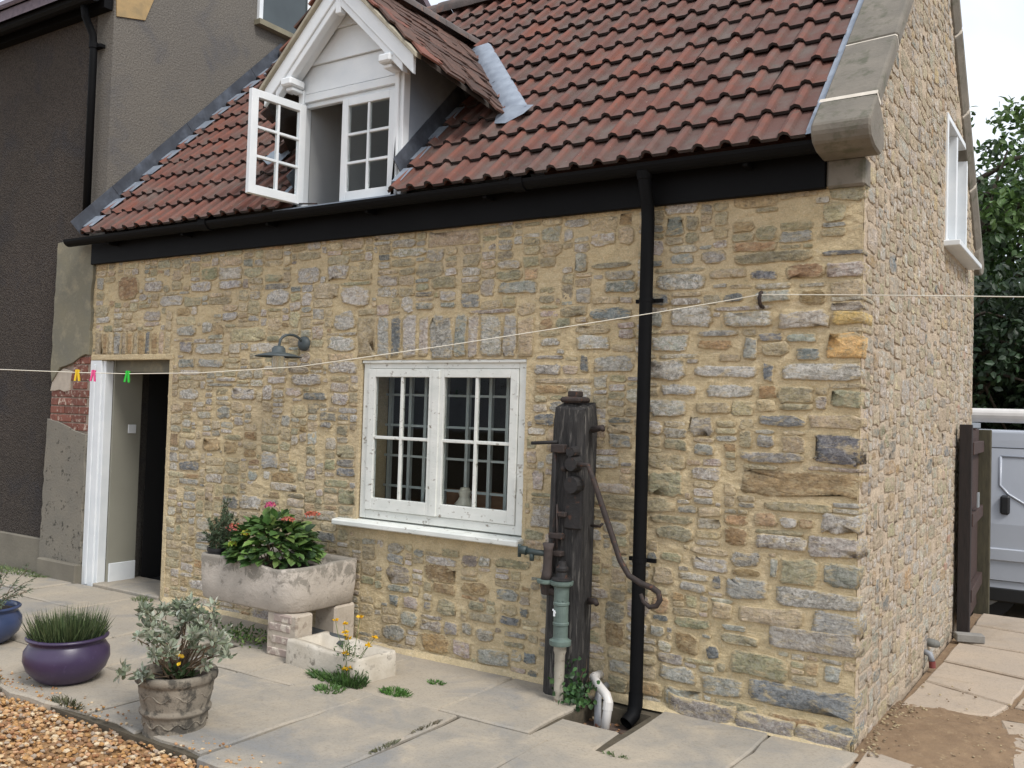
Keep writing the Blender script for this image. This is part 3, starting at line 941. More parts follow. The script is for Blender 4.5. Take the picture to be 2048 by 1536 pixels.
def put_tile(me, x, s):
    o = bpy.data.objects.new('roof_tile', me)
    COL.objects.link(o)
    o.parent = roof
    o.location = rp(x + random.uniform(-.003, .003), s + random.uniform(-.004, .004), random.uniform(-.003, .003))
    o.rotation_euler = (R(46) + random.uniform(-.012, .012), random.uniform(-.008, .008), random.uniform(-.006, .006))
ncour = int(SL / GA)
for c in range(ncour + 1):
    s = c * GA - .02
    if s > SL - .1: break
    for k in range(21):
        x0 = -.24 - (k + 1) * TW
        half = (k == 20)
        me = T_full
        if half: me, x0 = T_half, -.24 - 20 * TW - TW / 2
        # dormer hole: columns 9..12 as far as the dormer reaches up the slope
        if 9 <= k <= 12 and s < 1.62 + (.0 if k in (9, 12) else .45):
            if k == 12 and s < 1.6:
                put_tile(T_half, -4.244, s)
            continue
        put_tile(me, x0, s)
# ridge tiles
for k in range(15):
    x = -6.55 + k * .43
    mb = MB()
    nn = 9
    for xx in (0, .435):
        for a in range(nn):
            an = R(-20 + 220 * a / (nn - 1))
            mb.v.append((xx, .13 * math.cos(an) * 1.15, .11 * math.sin(an) + (.006 if xx == 0 else 0)))
    for a in range(nn - 1):
        mb.f.append((a, nn + a, nn + a + 1, a + 1))
    mb.build('ridge_tile', M_ridge, roof, smooth=True, loc=(x, RIDGE_Y, RIDGE_Z - .005 + random.uniform(-.004, .004)))

# verge: lead strip, coping stones and kneeler
vs_ = MB()
vs_.add([rp(-.245, -.02, .03), rp(-.195, -.02, .035), rp(-.195, SL, .035), rp(-.245, SL, .03)], [(0, 1, 2, 3)])
vs_.build('verge_lead', M_lead_lt, roof)
def coping(side, s0, s1):
    mb = MB()
    q = []
    x0, x1 = -.20, (.05 if side else .085)
    prof = [(x0, -.05), (x0 + .01, .075), (x1 - .01, .088), (x1, .078), (x1, .012), (.012, -.06)]
    for s in (s0, s1):
        for x, n in prof:
            p = rp(x, s, n)
            if side: p.y = 2 * RIDGE_Y - p.y
            q.append(p)
    n = len(prof)
    fs = [tuple(range(n)), tuple(reversed(range(n, 2 * n)))] + [(i, i + n, (i + 1) % n + n, (i + 1) % n) for i in range(n)]
    mb.add(q, fs)
    mb.build('coping_stone', M_coping, cottage, bevel=.008)
    if s1 < SL - .3:
        mb = MB()
        a, b = s1 + .001, s1 + (.028 if s1 < .7 else .012)
        pts = []
        for s in (a, b):
            for x, n in [(x0, -.04), (x0 + .012, .073), (x1 - .012, .086), (x1 - .002, .076), (x1 - .002, .014), (.011, -.05)]:
                p = rp(x, s, n)
                if side: p.y = 2 * RIDGE_Y - p.y
                pts.append(p)
        mb.add(pts, fs)
        mb.build('coping_joint', M_pointing, cottage)
for side in (0, 1):
    cuts = [.18, .82, 1.52, 2.2, 2.85, SL - .02]
    for i in range(5):
        coping(side, cuts[i] + .026, cuts[i + 1])
kn = MB()
poly = []
for s_, n_ in ((.20, .083), (-.015, .083), (-.03, .078)):
    v_ = rp(0, s_, n_); poly.append((v_.y, v_.z))
poly += [(-.278, 3.085), (-.25, 3.04), (-.17, 3.01), (-.03, 3.0), (.05, 3.06), (.02, 3.19)]
kn.prism([(-.203, y, z) for y, z in reversed(poly)], (.286, 0, 0))
kn.build('kneeler', M_coping, cottage, bevel=.010)
MB().prism([(-.203, 2 * RIDGE_Y - y, z) for y, z in poly], (.252, 0, 0)).build('kneeler', M_coping, cottage, bevel=.010)
kj = MB()
kj.add([rp(-.205, .19, .084), rp(.08, .19, .087), rp(.08, .222, .0885), rp(-.205, .222, .084), rp(.0862, .19, .02), rp(.0862, .215, .02)], [(0, 1, 2, 3), (1, 4, 5, 2)])
kj.build('coping_joint', M_pointing, cottage)
# corbel stones under the kneeler
for (x0, x1, z0, z1, y1) in ((-.185, .008, 2.86, 3.01, -.03),):
    mb = MB()
    mb.box(x0, x1, -.035, .1, z0, z1)
    mb.build('corbel', M_coping, cottage, bevel=.012)

# fascia, gutter, downpipe
box('fascia_board', M_black, cottage, -6.68, -.19, -.045, -.004, 2.862, 3.10, .004)
gt = MB()
prof = [(.058 * math.cos(R(a)), .058 * math.sin(R(a))) for a in range(180, 361, 20)]
prof = prof + [(x * .93, z * .93 + .001) for x, z in reversed(prof)]
n = len(prof)
for x in (-6.86, -.16):
    for (py, pz) in prof:
        gt.v.append((x, -.150 + py, 3.075 + pz))
gt.f = [(i, (i + 1) % n, (i + 1) % n + n, i + n) for i in range(n)] + [tuple(range(n)), tuple(reversed(range(n, 2 * n)))]
gutter = gt.build('gutter', M_black, cottage)
for x in (-6.3, -5.3, -4.3, -3.3, -2.3, -.6):
    box('gutter_bracket', M_black, gutter, x, x + .03, -.14, -.04, 3.0, 3.06, .004)
for x in (-5.0, -2.05):
    mb = MB()
    mb.tube([(x, -.15, 3.072), (x + .09, -.15, 3.072)], .0635, 16)
    mb.build('gutter_union', M_black, gutter, smooth=False)
dp = MB()
dp.tube([(-1.167, -.15, 3.03), (-1.167, -.145, 2.98), (-1.167, -.10, 2.86), (-1.167, -.088, 2.78), (-1.167, -.085, .03)], .0380, 16, cap=False)
downpipe = dp.build('downpipe', M_black, cottage, smooth=True)
mb = MB(); mb.tube([(-1.167, -.085, .09), (-1.167, -.087, .02), (-1.17, -.105, -.03), (-1.185, -.165, -.065)], [.041, .041, .040, .039], 16, cap=False)
mb.tube([(-1.185, -.165, -.065), (-1.17, -.105, -.03), (-1.167, -.087, .02)], [.031, .031, .031], 16, cap=False)
mb.build('shoe', M_black, downpipe, smooth=True)
for z in (.82, 2.3):
    mb = MB()
    mb.tube([(-1.167, -.085, z), (-1.167, -.085, z + .022)], .0415, 16)
    mb.box(-1.25, -1.085, -.05, -.03, z, z + .022)
    mb.build('pipe_clip', M_black, downpipe)
mb = MB(); mb.tube([(-1.167, -.15, 3.035), (-1.167, -.15, 2.99)], [.05, .04], 16); mb.build('outlet', M_black, downpipe)

# ---------------------------------------------------------------- casement helper
def casement(mb, x0, x1, z0, z1, y0, y1, rails, cols, rows, bar, M=None):
    """frame boxes of a glazed casement in the xz plane; returns the pane rectangles"""
    st, tr, br = rails
    mb.box(x0, x0 + st, y0, y1, z0, z1, M)
    mb.box(x1 - st, x1, y0, y1, z0, z1, M)
    mb.box(x0 + st, x1 - st, y0, y1, z1 - tr, z1, M)
    mb.box(x0 + st, x1 - st, y0, y1, z0, z0 + br, M)
    gx0, gx1, gz0, gz1 = x0 + st, x1 - st, z0 + br, z1 - tr
    ym = (y0 + y1) / 2
    for i in range(1, cols):
        x = gx0 + (gx1 - gx0) * i / cols
        mb.box(x - bar / 2, x + bar / 2, y0 + .004, y1 - .006, gz0, gz1, M)
    for j in range(1, rows):
        z = gz0 + (gz1 - gz0) * j / rows
        xx = [gx0] + [gx0 + (gx1 - gx0) * i / cols for i in range(1, cols)] + [gx1]
        for i in range(cols):
            a = xx[i] + (bar / 2 if i else 0)
            b = xx[i + 1] - (bar / 2 if i < cols - 1 else 0)
            mb.box(a, b, y0 + .007, y1 - .006, z - bar / 2, z + bar / 2, M)
    return [(gx0 + (gx1 - gx0) * i / cols, gx0 + (gx1 - gx0) * (i + 1) / cols, gz0 + (gz1 - gz0) * j / rows, gz0 + (gz1 - gz0) * (j + 1) / rows, ym) for i in range(cols) for j in range(rows)]
def panes(rs, parent, M=None):
    for a, b, c, d, y in rs:
        MB().box(a + .001, b - .001, y - .0015, y + .0015, c + .001, d - .001, M).build('pane', M_glass, parent)

# ---------------------------------------------------------------- ground floor window
wf = MB()
x0, x1, z0, z1 = -3.395, -2.025, .875, 1.975
wf.box(x0, x0 + .055, .02, .11, z0, z1)
wf.box(x1 - .055, x1, .02, .11, z0, z1)
wf.box(x0 + .055, x1 - .055, .02, .11, z1 - .05, z1)
wf.box(x0 + .055, x1 - .055, .02, .11, z0, z0 + .06)
wf.box(x0 - .005, x1 + .005, .004, .02, z1 - .012, z1 + .010)
window = wf.build('window', M_white_old, cottage, bevel=.004)
xm = -2.735
for (a, b, dy) in ((x0 + .058, xm - .002, -.004), (xm + .002, x1 - .058, .0)):
    mb = MB()
    rs = casement(mb, a, b, z0 + .062, z1 - .053, .012 + dy, .052 + dy, (.06, .055, .085), 2, 2, .022)
    mb.build('casement', M_white_old, window, bevel=.003)
    panes(rs, window)
MB().box(xm - .03, xm + .03, .003, .018, z0 + .062, z1 - .06).build('meeting_strip', M_white_old, window, bevel=.003)
MB().prism([(-3.575, -.075, .815), (-3.575, .12, .835), (-3.575, .12, .872), (-3.575, -.075, .855)], (1.575, 0, 0)).build('sill', M_white_old, window, bevel=.008)
for z in (1.75, 1.15):
    box('hinge', M_white_old, window, x1 - .066, x1 - .052, .004, .013, z, z + .09, .002)
# reveal lining in mortar
rv_ = MB()
rv_.box(WIN[0] - .03, WIN[0] - .004, .0, .3, WIN[2] - .04, WIN[3] + .03)
rv_.box(WIN[1] + .004, WIN[1] + .03, .0, .3, WIN[2] - .04, WIN[3] + .03)
rv_.box(WIN[0] - .004, WIN[1] + .004, .001, .3, WIN[3] + .013, WIN[3] + .04)
rv_.build('window_reveal', M_mortar, front_wall)
# inner lattice window and dark room
il = MB()
for x in (-3.36, -3.17, -3.03, -2.85, -2.66, -2.47, -2.33, -2.15):
    il.box(x - .012, x + .012, .27, .30, .87, 1.96)
for z in (1.09, 1.31, 1.53, 1.75):
    il.box(-3.42, -2.0, .276, .294, z - .008, z + .008)
M_bar = simple('grey_white_bars', lin('#aeb4b2'), lin('#9aa3a2'), 5, .5)
il.build('inner_window_bars', M_bar, window)
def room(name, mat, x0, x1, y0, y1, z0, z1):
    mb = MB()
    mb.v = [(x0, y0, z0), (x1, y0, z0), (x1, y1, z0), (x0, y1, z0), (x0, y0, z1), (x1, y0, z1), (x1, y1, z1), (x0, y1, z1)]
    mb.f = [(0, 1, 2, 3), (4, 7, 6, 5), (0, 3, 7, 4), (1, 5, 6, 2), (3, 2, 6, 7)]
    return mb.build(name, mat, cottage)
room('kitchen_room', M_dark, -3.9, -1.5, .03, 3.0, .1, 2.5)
box('inner_sill', M_wood_sill, window, -3.42, -2.0, .13, .36, .83, .866, .005)
box('back_board', M_wood_sill, window, -3.2, -2.0, .50, .53, .80, 1.08, .005)

# ---------------------------------------------------------------- gable window
gw_ = MB()
a, b, c, d = GWIN
t = .045
gw_.box(-.14, .012, a, a + t, c, d)
gw_.box(-.14, .012, b - t, b, c, d)
gw_.box(-.14, .012, a + t, b - t, d - t, d)
gw_.box(-.14, .0, a + t, b - t, c, c + t)
ymid = (a + b) / 2
gw_.box(-.12, .004, ymid - .03, ymid + .03, c + t, d - t)
gwin = gw_.build('gable_window', M_white, cottage, bevel=.003)
for (p, q) in ((a + t + .002, ymid - .032), (ymid + .032, b - t - .002)):
    mb = MB()
    G = Matrix(((0, 1, 0, -.1), (1, 0, 0, 0), (0, 0, 1, 0), (0, 0, 0, 1)))
    rs = casement(mb, p, q, c + t + .002, d - t - .002, .0, .035, (.04, .04, .05), 1, 2, .02, G)
    mb.build('casement', M_white, gwin)
    panes(rs, gwin, G)
box('sill', M_white, gwin, -.05, .11, a - .03, b + .16, c - .045, c - .003, .005)
mb = MB()
mb.v = [(-.141, a, c), (-.8, a, c), (-.8, b, c), (-.141, b, c), (-.141, a, d), (-.8, a, d), (-.8, b, d), (-.141, b, d)]
mb.f = [(0, 3, 2, 1), (4, 5, 6, 7), (0, 1, 5, 4), (3, 7, 6, 2), (1, 2, 6, 5)]
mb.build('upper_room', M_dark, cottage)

# ---------------------------------------------------------------- doorway
jb = MB()
jb.box(-6.665, -6.50, -.010, .06, -.05, 1.998)
jb.box(-6.50, -6.462, .008, .09, -.05, 1.998)
jb.box(-6.61, -6.575, -.020, -.010, .0, 1.96)
doorway = jb.build('doorway', M_white, cottage, bevel=.006)
M_jambstain = simple('blue_stain', lin('#8fa3bd'), lin('#aab6c6'), 14, .7)
mb = MB()
mb.box(-6.462, -6.44, .09, .37, -.05, 2.03)
mb.build('inner_wall', simple('passage_paint', lin('#8f8d80'), lin('#868478'), 2, .8), doorway)
box('skirting', M_white, doorway, -6.44, -6.422, .10, .365, .0, .19, .004)
box('light_switch', M_white, doorway, -6.441, -6.43, .24, .32, 1.35, 1.43, .003)
box('lintel_soffit', M_plaster_pier, doorway, -6.66, -5.53, .002, .45, 2.022, 2.10)
box('door_head', M_plaster_pier, doorway, -6.46, -5.55, .10, .44, 1.90, 2.02, .004)
MB().box(-5.553, -5.50, -.006, .40, -.1, 2.02).build('jamb_render', M_mortar, doorway, bevel=.006)
MB().box(-6.66, -5.50, -.012, .02, 2.0, 2.05).build('head_render', M_mortar, doorway, bevel=.006)
box('threshold', M_slab, doorway, -6.48, -5.56, -.02, .45, -.08, .028, .008)
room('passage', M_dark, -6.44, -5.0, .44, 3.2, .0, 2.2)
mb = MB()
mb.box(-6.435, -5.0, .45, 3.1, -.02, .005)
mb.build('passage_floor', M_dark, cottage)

# ---------------------------------------------------------------- dormer
YD = -.08
dr = MB()
dr.box(-4.055, -3.985, YD, YD + .07, 3.115, 3.98)        # posts
dr.box(-3.095, -3.03, YD, YD + .07, 3.115, 3.98)
dr.box(-3.985, -3.095, YD - .005, YD + .07, 3.895, 3.955)  # head
dr.box(-3.985, -3.095, YD + .02, YD + .06, 3.86, 3.895)
dr.box(-4.03, -3.985, YD - .02, YD, 3.115, 3.99)           # cover strips
dr.box(-3.098, -3.06, YD - .02, YD, 3.115, 3.99)
dormer = dr.build('dormer', M_white, cottage, bevel=.004)
AX, AZ, PT = -3.54, 4.735, R(44)
HWD = .74
def dz(x, off=0): return AZ - abs(x - AX) * math.tan(PT) + off
# gable boards
for k, (za, zb, yo) in enumerate(((3.955, 4.165, 0), (4.165, 4.40, .0), (4.40, 4.66, 0))):
    def xx(z): return (AZ - .06 - z) / math.tan(PT)
    wa, wb = min(.52, xx(za)), min(.52, xx(zb))
    w0, w1 = wa, max(.005, wb)
    mb = MB()
    mb.v = [(AX - w0, YD + .0, za + .004), (AX + w0, YD + .0, za + .004), (AX + w1, YD + .022, zb), (AX - w1, YD + .022, zb),
            (AX - w0, YD + .05, za + .004), (AX + w0, YD + .05, za + .004), (AX + w1, YD + .05, zb), (AX - w1, YD + .05, zb)]
    mb.f = [(0, 1, 2, 3), (0, 4, 5, 1), (2, 6, 7, 3), (1, 5, 6, 2), (0, 3, 7, 4), (4, 7, 6, 5)]
    mb.build('gable_board', M_white, dormer)
# barge boards: outer board and inner moulding, both slopes
def raking(name, mat, o0, o1, ya, yb, e0, side):
    """board running up one slope between offsets o0..o1 below the roof line"""
    c_ = 1 / math.cos(PT)
    xe = AX + side * e0
    pts = [(xe, dz(xe, -o0 * c_)), (AX, AZ - o0 * c_), (AX, AZ - o1 * c_), (xe, dz(xe, -o1 * c_))]
    if side < 0: pts = pts[::-1]
    MB().prism([(x, ya, z) for x, z in pts][::-1], (0, yb - ya, 0)).build(name, mat, dormer, bevel=.004)
for sd in (-1, 1):
    raking('bargeboard', M_white, .035, .130, -.235, -.205, .715, sd)
    raking('barge_moulding', M_white, .130, .175, -.222, -.165, .61, sd)
    raking('soffit_board', M_white, .130, .145, -.165, YD, .58, sd)
    raking('mortar_bedding', M_pointing if 0 else simple('verge_mortar', lin('#aaa391'), lin('#938d7d'), 14, .95, .5, 50), .008, .034, -.262, -.2, .755, sd)
    # capital block over each post
    xc = -4.02 if sd < 0 else -3.075
    MB().box(xc - .055, xc + .055, -.25, YD - .02, 3.985, 4.045).build('capital', M_white, dormer, bevel=.012)
    MB().box(xc - .035, xc + .035, -.21, YD - .02, 3.955, 3.984).build('capital', M_white, dormer, bevel=.006)
MB().box(AX - .025, AX + .025, -.225, -.17, AZ - .31, AZ - .2).build('apex_block', M_white, dormer, bevel=.004)
# sill
MB().prism([(-4.20, -.16, 3.098), (-4.20, .0, 3.118), (-4.20, .0, 3.085), (-4.20, -.16, 3.06)], (1.2, 0, 0)).build('dormer_sill', M_lead_lt, dormer)
# closed casement and open casement
mb = MB()
rs = casement(mb, -3.60, -3.098, 3.12, 3.86, YD - .004, YD + .036, (.058, .055, .065), 2, 3, .02)
mb.build('casement', M_white, dormer, bevel=.003)
panes(rs, dormer)
ang = R(-96)
HM = Matrix.Translation((-3.985, YD - .012, 0)) @ Matrix.Rotation(ang, 4, 'Z')
mb = MB()
rs = casement(mb, .0, .475, 3.125, 3.865, 0, .04, (.058, .055, .065), 2, 3, .02, HM)
mb.build('casement', M_white, dormer, bevel=.003)
panes(rs, dormer, HM)
mb = MB()
mb.tube([(-3.97, YD - .06, 3.13), (-3.82, YD - .0, 3.128)], .006, 6)
mb.build('stay_bar', M_iron, dormer)
mb = MB()
mb.tube([HM @ Vector((.445, -.012, 3.46)), HM @ Vector((.445, -.012, 3.56))], .008, 6)
mb.build('latch', M_iron, dormer)
# interior
mb = MB()
x0, x1, y0, y1, z0, z1 = -3.985, -3.10, YD + .07, 1.9, 3.1, 4.2
mb.v = [(x0, y0, z0), (x1, y0, z0), (x1, y1, z0), (x0, y1, z0), (x0, y0, z1), (x1, y0, z1), (x1, y1, z1), (x0, y1, z1)]
mb.f = [(0, 1, 2, 3), (4, 7, 6, 5), (0, 3, 7, 4), (1, 5, 6, 2), (3, 2, 6, 7)]
mb.build('dormer_lining', M_room, dormer)
# cheeks
for sd, x in ((1, -3.034), (-1, -4.051)):
    y_at = lambda z: (z - 3.09) / TH - .2
    pts = [(x, YD + .03, 3.05), (x, YD + .03, 4.12), (x, y_at(4.12) + .1, 4.12), (x, y_at(3.05) + .1, 3.05)]
    MB().prism(pts if sd < 0 else pts, (-.04 * sd, 0, 0)).build('cheek', M_lead_side, dormer)
# dormer roof slabs and clay tiles
def dpt(side, x, y, n=0):      # x: distance from the ridge along the plan
    return Vector((AX + side * (x + n * math.sin(PT)), y, AZ - x * math.tan(PT) + n * math.cos(PT)))
def yend(x): return (AZ - x * math.tan(PT) - 3.09) / TH - .2
def hw(y): return HWD + .33 * (y + .25) / .61          # the eaves splay out towards the main roof
YE = .36
for sd in (-1, 1):
    mb = MB()
    a = [dpt(sd, 0, -.2, -.01), dpt(sd, hw(-.2), -.2, -.01), dpt(sd, hw(YE), YE + .04, -.01), dpt(sd, .5, yend(.5) + .05, -.01), dpt(sd, 0, yend(0) + .05, -.01)]
    b = [p - Vector((0, 0, .03)) for p in a]
    mb.add(a + b, [(0, 1, 2, 3, 4), (9, 8, 7, 6, 5), (0, 5, 6, 1), (1, 6, 7, 2)])
    mb.build('dormer_roof_deck', simple('sarking', lin('#3c342e'), lin('#2c2723'), 8, .9), dormer)
tb = MB()
tb.box(-.079, .079, .0, .235, -.014, 0)
me_c = tb.mesh('dormer_tile'); me_c.materials.append(M_clay)
me_r = tb.mesh('dormer_tile'); me_r.materials.append(M_clay_red)
DG = .098
for sd in (-1, 1):
    for c in range(11):
        fr = 1 - c * DG * math.cos(PT) / (HWD + .055)
        if fr < .05: continue
        y = -.275 + (.08 if c % 2 else 0) + .079
        first = True
        while True:
            x = (hw(y) + .05) * fr
            if y > yend(max(0, x - .05)) - .03: break
            o = bpy.data.objects.new('dormer_tile', me_r if first and random.random() < .5 else me_c)
            COL.objects.link(o)
            o.parent = dormer
            n = .020 + random.uniform(-.004, .006)
            # local x along y, local y up the slope, z normal
            up = Vector((-sd * math.cos(PT), 0, math.sin(PT)))
            nr = Vector((sd * math.sin(PT), 0, math.cos(PT)))
            al = up.cross(nr)
            Mx = Matrix((al, up, nr)).transposed()
            Mx = Mx @ Matrix.Rotation(random.uniform(-.05, .05) - .03, 3, 'X') @ Matrix.Rotation(random.uniform(-.025, .025) - sd * .30 * fr, 3, 'Z')
            mm = Mx.to_4x4()
            mm.translation = dpt(sd, x, y + random.uniform(-.004, .004), n)
            o.matrix_local = mm
            y += .166
            first = False
for k in range(6):
    mb = MB()
    nn = 7
    for yy in (0, .3):
        for a in range(nn):
            an = R(-10 + 200 * a / (nn - 1))
            mb.v.append((.09 * math.cos(an), yy, .075 * math.sin(an)))
    for a in range(nn - 1):
        mb.f.append((a, a + 1, nn + a + 1, nn + a))
    mb.build('dormer_ridge_tile', M_ridge, dormer, smooth=True, loc=(AX, -.27 + k * .295, AZ + .012))
# valley lead
for sd in (-1, 1):
    mb = MB()
    q = []
    xs_ = (.12, .4, .7, .95, 1.10)
    for x in xs_:
        s_ = (yend(x) + .2) / math.cos(R(46))
        q += [rp(AX + sd * (x - .06), s_, .035), rp(AX + sd * (x + .03), s_, .066), rp(AX + sd * (x + .15), s_ + .01, .070), rp(AX + sd * (x + .17), s_ + .01, .050)]
    for i in range(len(xs_) - 1):
        for j in range(3):
            k = i * 4 + j
            mb.f.append((k, k + 1, k + 5, k + 4))
    mb.v = [tuple(p) for p in q]
    mb.build('valley_lead', M_lead_lt, dormer, smooth=True)
    s_ = (yend(1.10) + .2) / math.cos(R(46))
    xv = AX + sd * 1.10
    mb = MB()
    mb.add([rp(xv - sd * .10, s_ + .06, .055), rp(xv - sd * .06, s_ - .12, .045), rp(xv + sd * .06, s_ - .16, .052), rp(xv + sd * .17, s_ - .08, .060), rp(xv + sd * .2, s_ + .03, .058), rp(xv + sd * .05, s_ + .03, .085)], [(0, 1, 5), (1, 2, 5), (2, 3, 5), (3, 4, 5)])
    mb.build('valley_lead', M_lead_lt, dormer, smooth=True)
# lead upstands where the roof meets the cheeks and the neighbour's wall
def upstand(x, sd, s0, s1, h, mat, parent, name='flashing', th=.006):
    k = max(1, int((s1 - s0) / .5))
    for i in range(k):
        a, b = s0 + (s1 - s0) * i / k, s0 + (s1 - s0) * (i + 1) / k + .02
        mb = MB()
        off = .003 * (i % 2)
        q = [rp(x + sd * off, a, .0), rp(x + sd * off, b, .0), rp(x + sd * off, b, h), rp(x + sd * off, a, h)]
        w = [p + Vector((sd * th, 0, 0)) for p in q]
        mb.add(q + w, [(0, 1, 2, 3), (7, 6, 5, 4), (0, 4, 5, 1), (1, 5, 6, 2), (2, 6, 7, 3), (3, 7, 4, 0)])
        mb.build(name, mat, parent)
upstand(-3.030, 1, .20, 1.2, .15, M_lead, roof)
upstand(-4.057, -1, .20, 1.2, .15, M_lead, roof)
upstand(-6.592, 1, .0, SL, .15, M_lead, roof)
def soakers(xw, sd, s0, s1, w):
    s = s0
    while s < s1:
        mb = MB()
        a, b = s, s + GA * .62
        mb.add([rp(xw, a, .055), rp(xw + sd * w, a, .052), rp(xw + sd * w, b, .044), rp(xw, b, .048)], [(0, 1, 2, 3)])
        mb.add([rp(xw, a, .02), rp(xw + sd * w, a, .02), rp(xw + sd * w, a, .052), rp(xw, a, .055)], [(0, 1, 2, 3)])
        mb.build('soaker', M_lead_lt, roof)
        s += GA
soakers(-3.02, 1, .07, 1.15, .085)
soakers(-4.065, -1, .07, 1.15, .06)
soakers(-6.58, 1, .06, SL - .1, .15)

# ================================================================== neighbour's house
nbh = thing('neighbour_house', (-9, 3, 0), 'tall house in dark grey pebbledash joined to the end of the stone cottage', 'house')
NX = -6.6
mb = MB()
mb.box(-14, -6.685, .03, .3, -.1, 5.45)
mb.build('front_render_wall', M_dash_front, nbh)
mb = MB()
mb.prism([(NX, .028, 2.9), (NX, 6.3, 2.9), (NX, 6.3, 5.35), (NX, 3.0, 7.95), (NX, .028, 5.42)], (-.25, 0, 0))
mb.build('side_render_wall', M_dash_side, nbh)
mb = MB(); mb.box(NX - .25, NX - .01, .3, 6.3, -.1, 2.9); mb.build('side_wall_base', M_dash_side, nbh)
nroof = MB()
nroof.prism([(-14, -.28, 5.36), (-14, 3.0, 8.16), (-14, 6.6, 5.3), (-14, 6.6, 5.2), (-14, 3.0, 8.04), (-14, -.28, 5.26)], (7.46, 0, 0))
nroof = nroof.build('roof', M_slate, nbh)
ps, pc = math.sin(math.atan2(2.8, 3.28)), math.cos(math.atan2(2.8, 3.28))
nt_ = MB(); nt_.box(-.079, .079, 0, .25, 0, .014)
nme = nt_.mesh('roof_tile'); nme.materials.append(simple('grey_clay_tile', lin('#74666c'), lin('#5c5257'), 18, .9, .5, 50, obvar=.25))
for c in range(9):
    for k in range(22):
        o = bpy.data.objects.new('roof_tile', nme)
        COL.objects.link(o)
        o.parent = nroof
        s = c * .105
        x = -6.66 - k * .162 - (.08 if c % 2 else 0)
        o.location = (x, -.30 + s * pc, 5.352 + s * ps + .012)
        o.rotation_euler = (math.atan2(2.8, 3.28) - .05 + random.uniform(-.02, .02), 0, random.uniform(-.02, .02))
box('fascia_board', M_black, nbh, -14, -6.62, -.06, .026, 5.20, 5.34)
ng = MB()
ng.tube([(-14, -.17, 5.27), (-6.6, -.17, 5.27)], .062, 12)
ng.build('gutter', M_black, nbh)
nd_ = MB()
nd_.tube([(-6.79, -.15, 5.24), (-6.79, -.13, 5.12), (-6.79, -.05, 4.98), (-6.79, -.038, 4.85), (-6.79, -.038, 3.14)], .034, 12)
ndp = nd_.build('downpipe', M_black, nbh, smooth=True)
for z in (4.86, 3.28):
    mb = MB(); mb.tube([(-6.79, -.038, z), (-6.79, -.038, z + .05)], .042, 12); mb.build('pipe_collar', M_black, ndp)
    box('pipe_clip', M_black, ndp, -6.85, -6.70, -.03, .02, z + .005, z + .035)
mb = MB()
mb.v = [(-6.84, -.075, 5.0), (-6.70, -.075, 5.0), (-6.72, -.06, 4.85), (-6.80, -.06, 4.85)]
# upper window in the side wall
nw = MB()
ya, yb, za, zb = 1.72, 2.4, 5.72, 6.8
nw.box(NX + .002, NX + .04, ya - .05, ya, za - .0, zb)
nw.box(NX + .002, NX + .04, yb, yb + .05, za, zb)
nw.box(NX + .002, NX + .04, ya - .05, yb + .05, zb, zb + .05)
nwin = nw.build('upper_window', M_white, nbh)
MB().box(NX + .003, NX + .01, ya, yb, za, zb).build('pane', simple('dim_pane', lin('#4a5254'), lin('#3d4446'), 2, .15), nwin)
MB().box(NX + .002, NX + .09, ya - .08, yb + .1, za - .06, za - .004).build('sill', simple('stone_sill', lin('#86806c'), lin('#716c5c'), 6, .9, .4, 40), nwin)
OM = Matrix.Translation((NX + .045, yb, 0)) @ Matrix.Rotation(R(155), 4, 'Z')
cs = MB()
rs = casement(cs, 0, .42, za + .05, zb, 0, .04, (.05, .05, .06), 1, 2, .022, OM)
cs.build('casement', M_white, nwin)
panes(rs, nwin, OM)
# ochre patch left bare in the render
MB().prism([(NX + .001, -.02 + .05, 5.40), (NX + .001, .05, 5.15), (NX + .001, .34, 5.22), (NX + .001, .46, 5.55), (NX + .001, .2, 5.60)], (.012, 0, 0)).build('render_patch', simple('ochre_patch', lin('#b09468'), lin('#93805f'), 9, .95, .4, 40), nbh)
# plaster pier beside the door
def ragged(pts, amp=.012):
    out = []
    for i in range(len(pts)):
        a, b = Vector(pts[i]), Vector(pts[(i + 1) % len(pts)])
        k = max(1, int((b - a).length / .07))
        for j in range(k):
            q = a.lerp(b, j / k)
            out.append(q + Vector((random.uniform(-amp, amp), random.uniform(-amp, amp))) * (1 if j else .5))
    return out
PX0, PX1 = -7.30, -6.672
def patch(name, mat, pts, y0, y1, amp=.012):
    return MB().prism([(p.x, y0, p.y) for p in ragged(pts, amp)], (0, y1 - y0, 0)).build(name, mat, nbh, bevel=.004)
patch('pier_render', M_plaster_pier, [(PX0 + .03, 1.92), (PX0 + .05, 1.80), (-7.12, 1.93), (-6.92, 1.98), (-6.72, 2.05), (PX1, 2.05), (PX1, 3.10), (PX0 + .06, 3.10)], -.030, .03, .01)
patch('pier_render', M_pier_low, [(PX0 - .03, .16), (PX1, .16), (PX1, 1.33), (-6.85, 1.36), (-7.05, 1.42), (PX0, 1.46)], -.026, .03, .01)
patch('pier_plaster', simple('pale_plaster', lin('#b5aa9b'), lin('#a0968a'), 12, .95, .4, 50), [(PX0 + .02, 1.72), (-6.98, 1.72), (-6.95, 1.9), (-7.08, 1.93), (PX0 + .06, 1.86)], -.018, .03, .01)
MB().box(PX0 + .02, PX1 - .005, .0, .03, 1.3, 2.1).build('pier_core', simple('lime_mortar', lin('#9c8d80'), lin('#85776b'), 20, .95, .5, 60), nbh)
zb_ = 1.36
row = 0
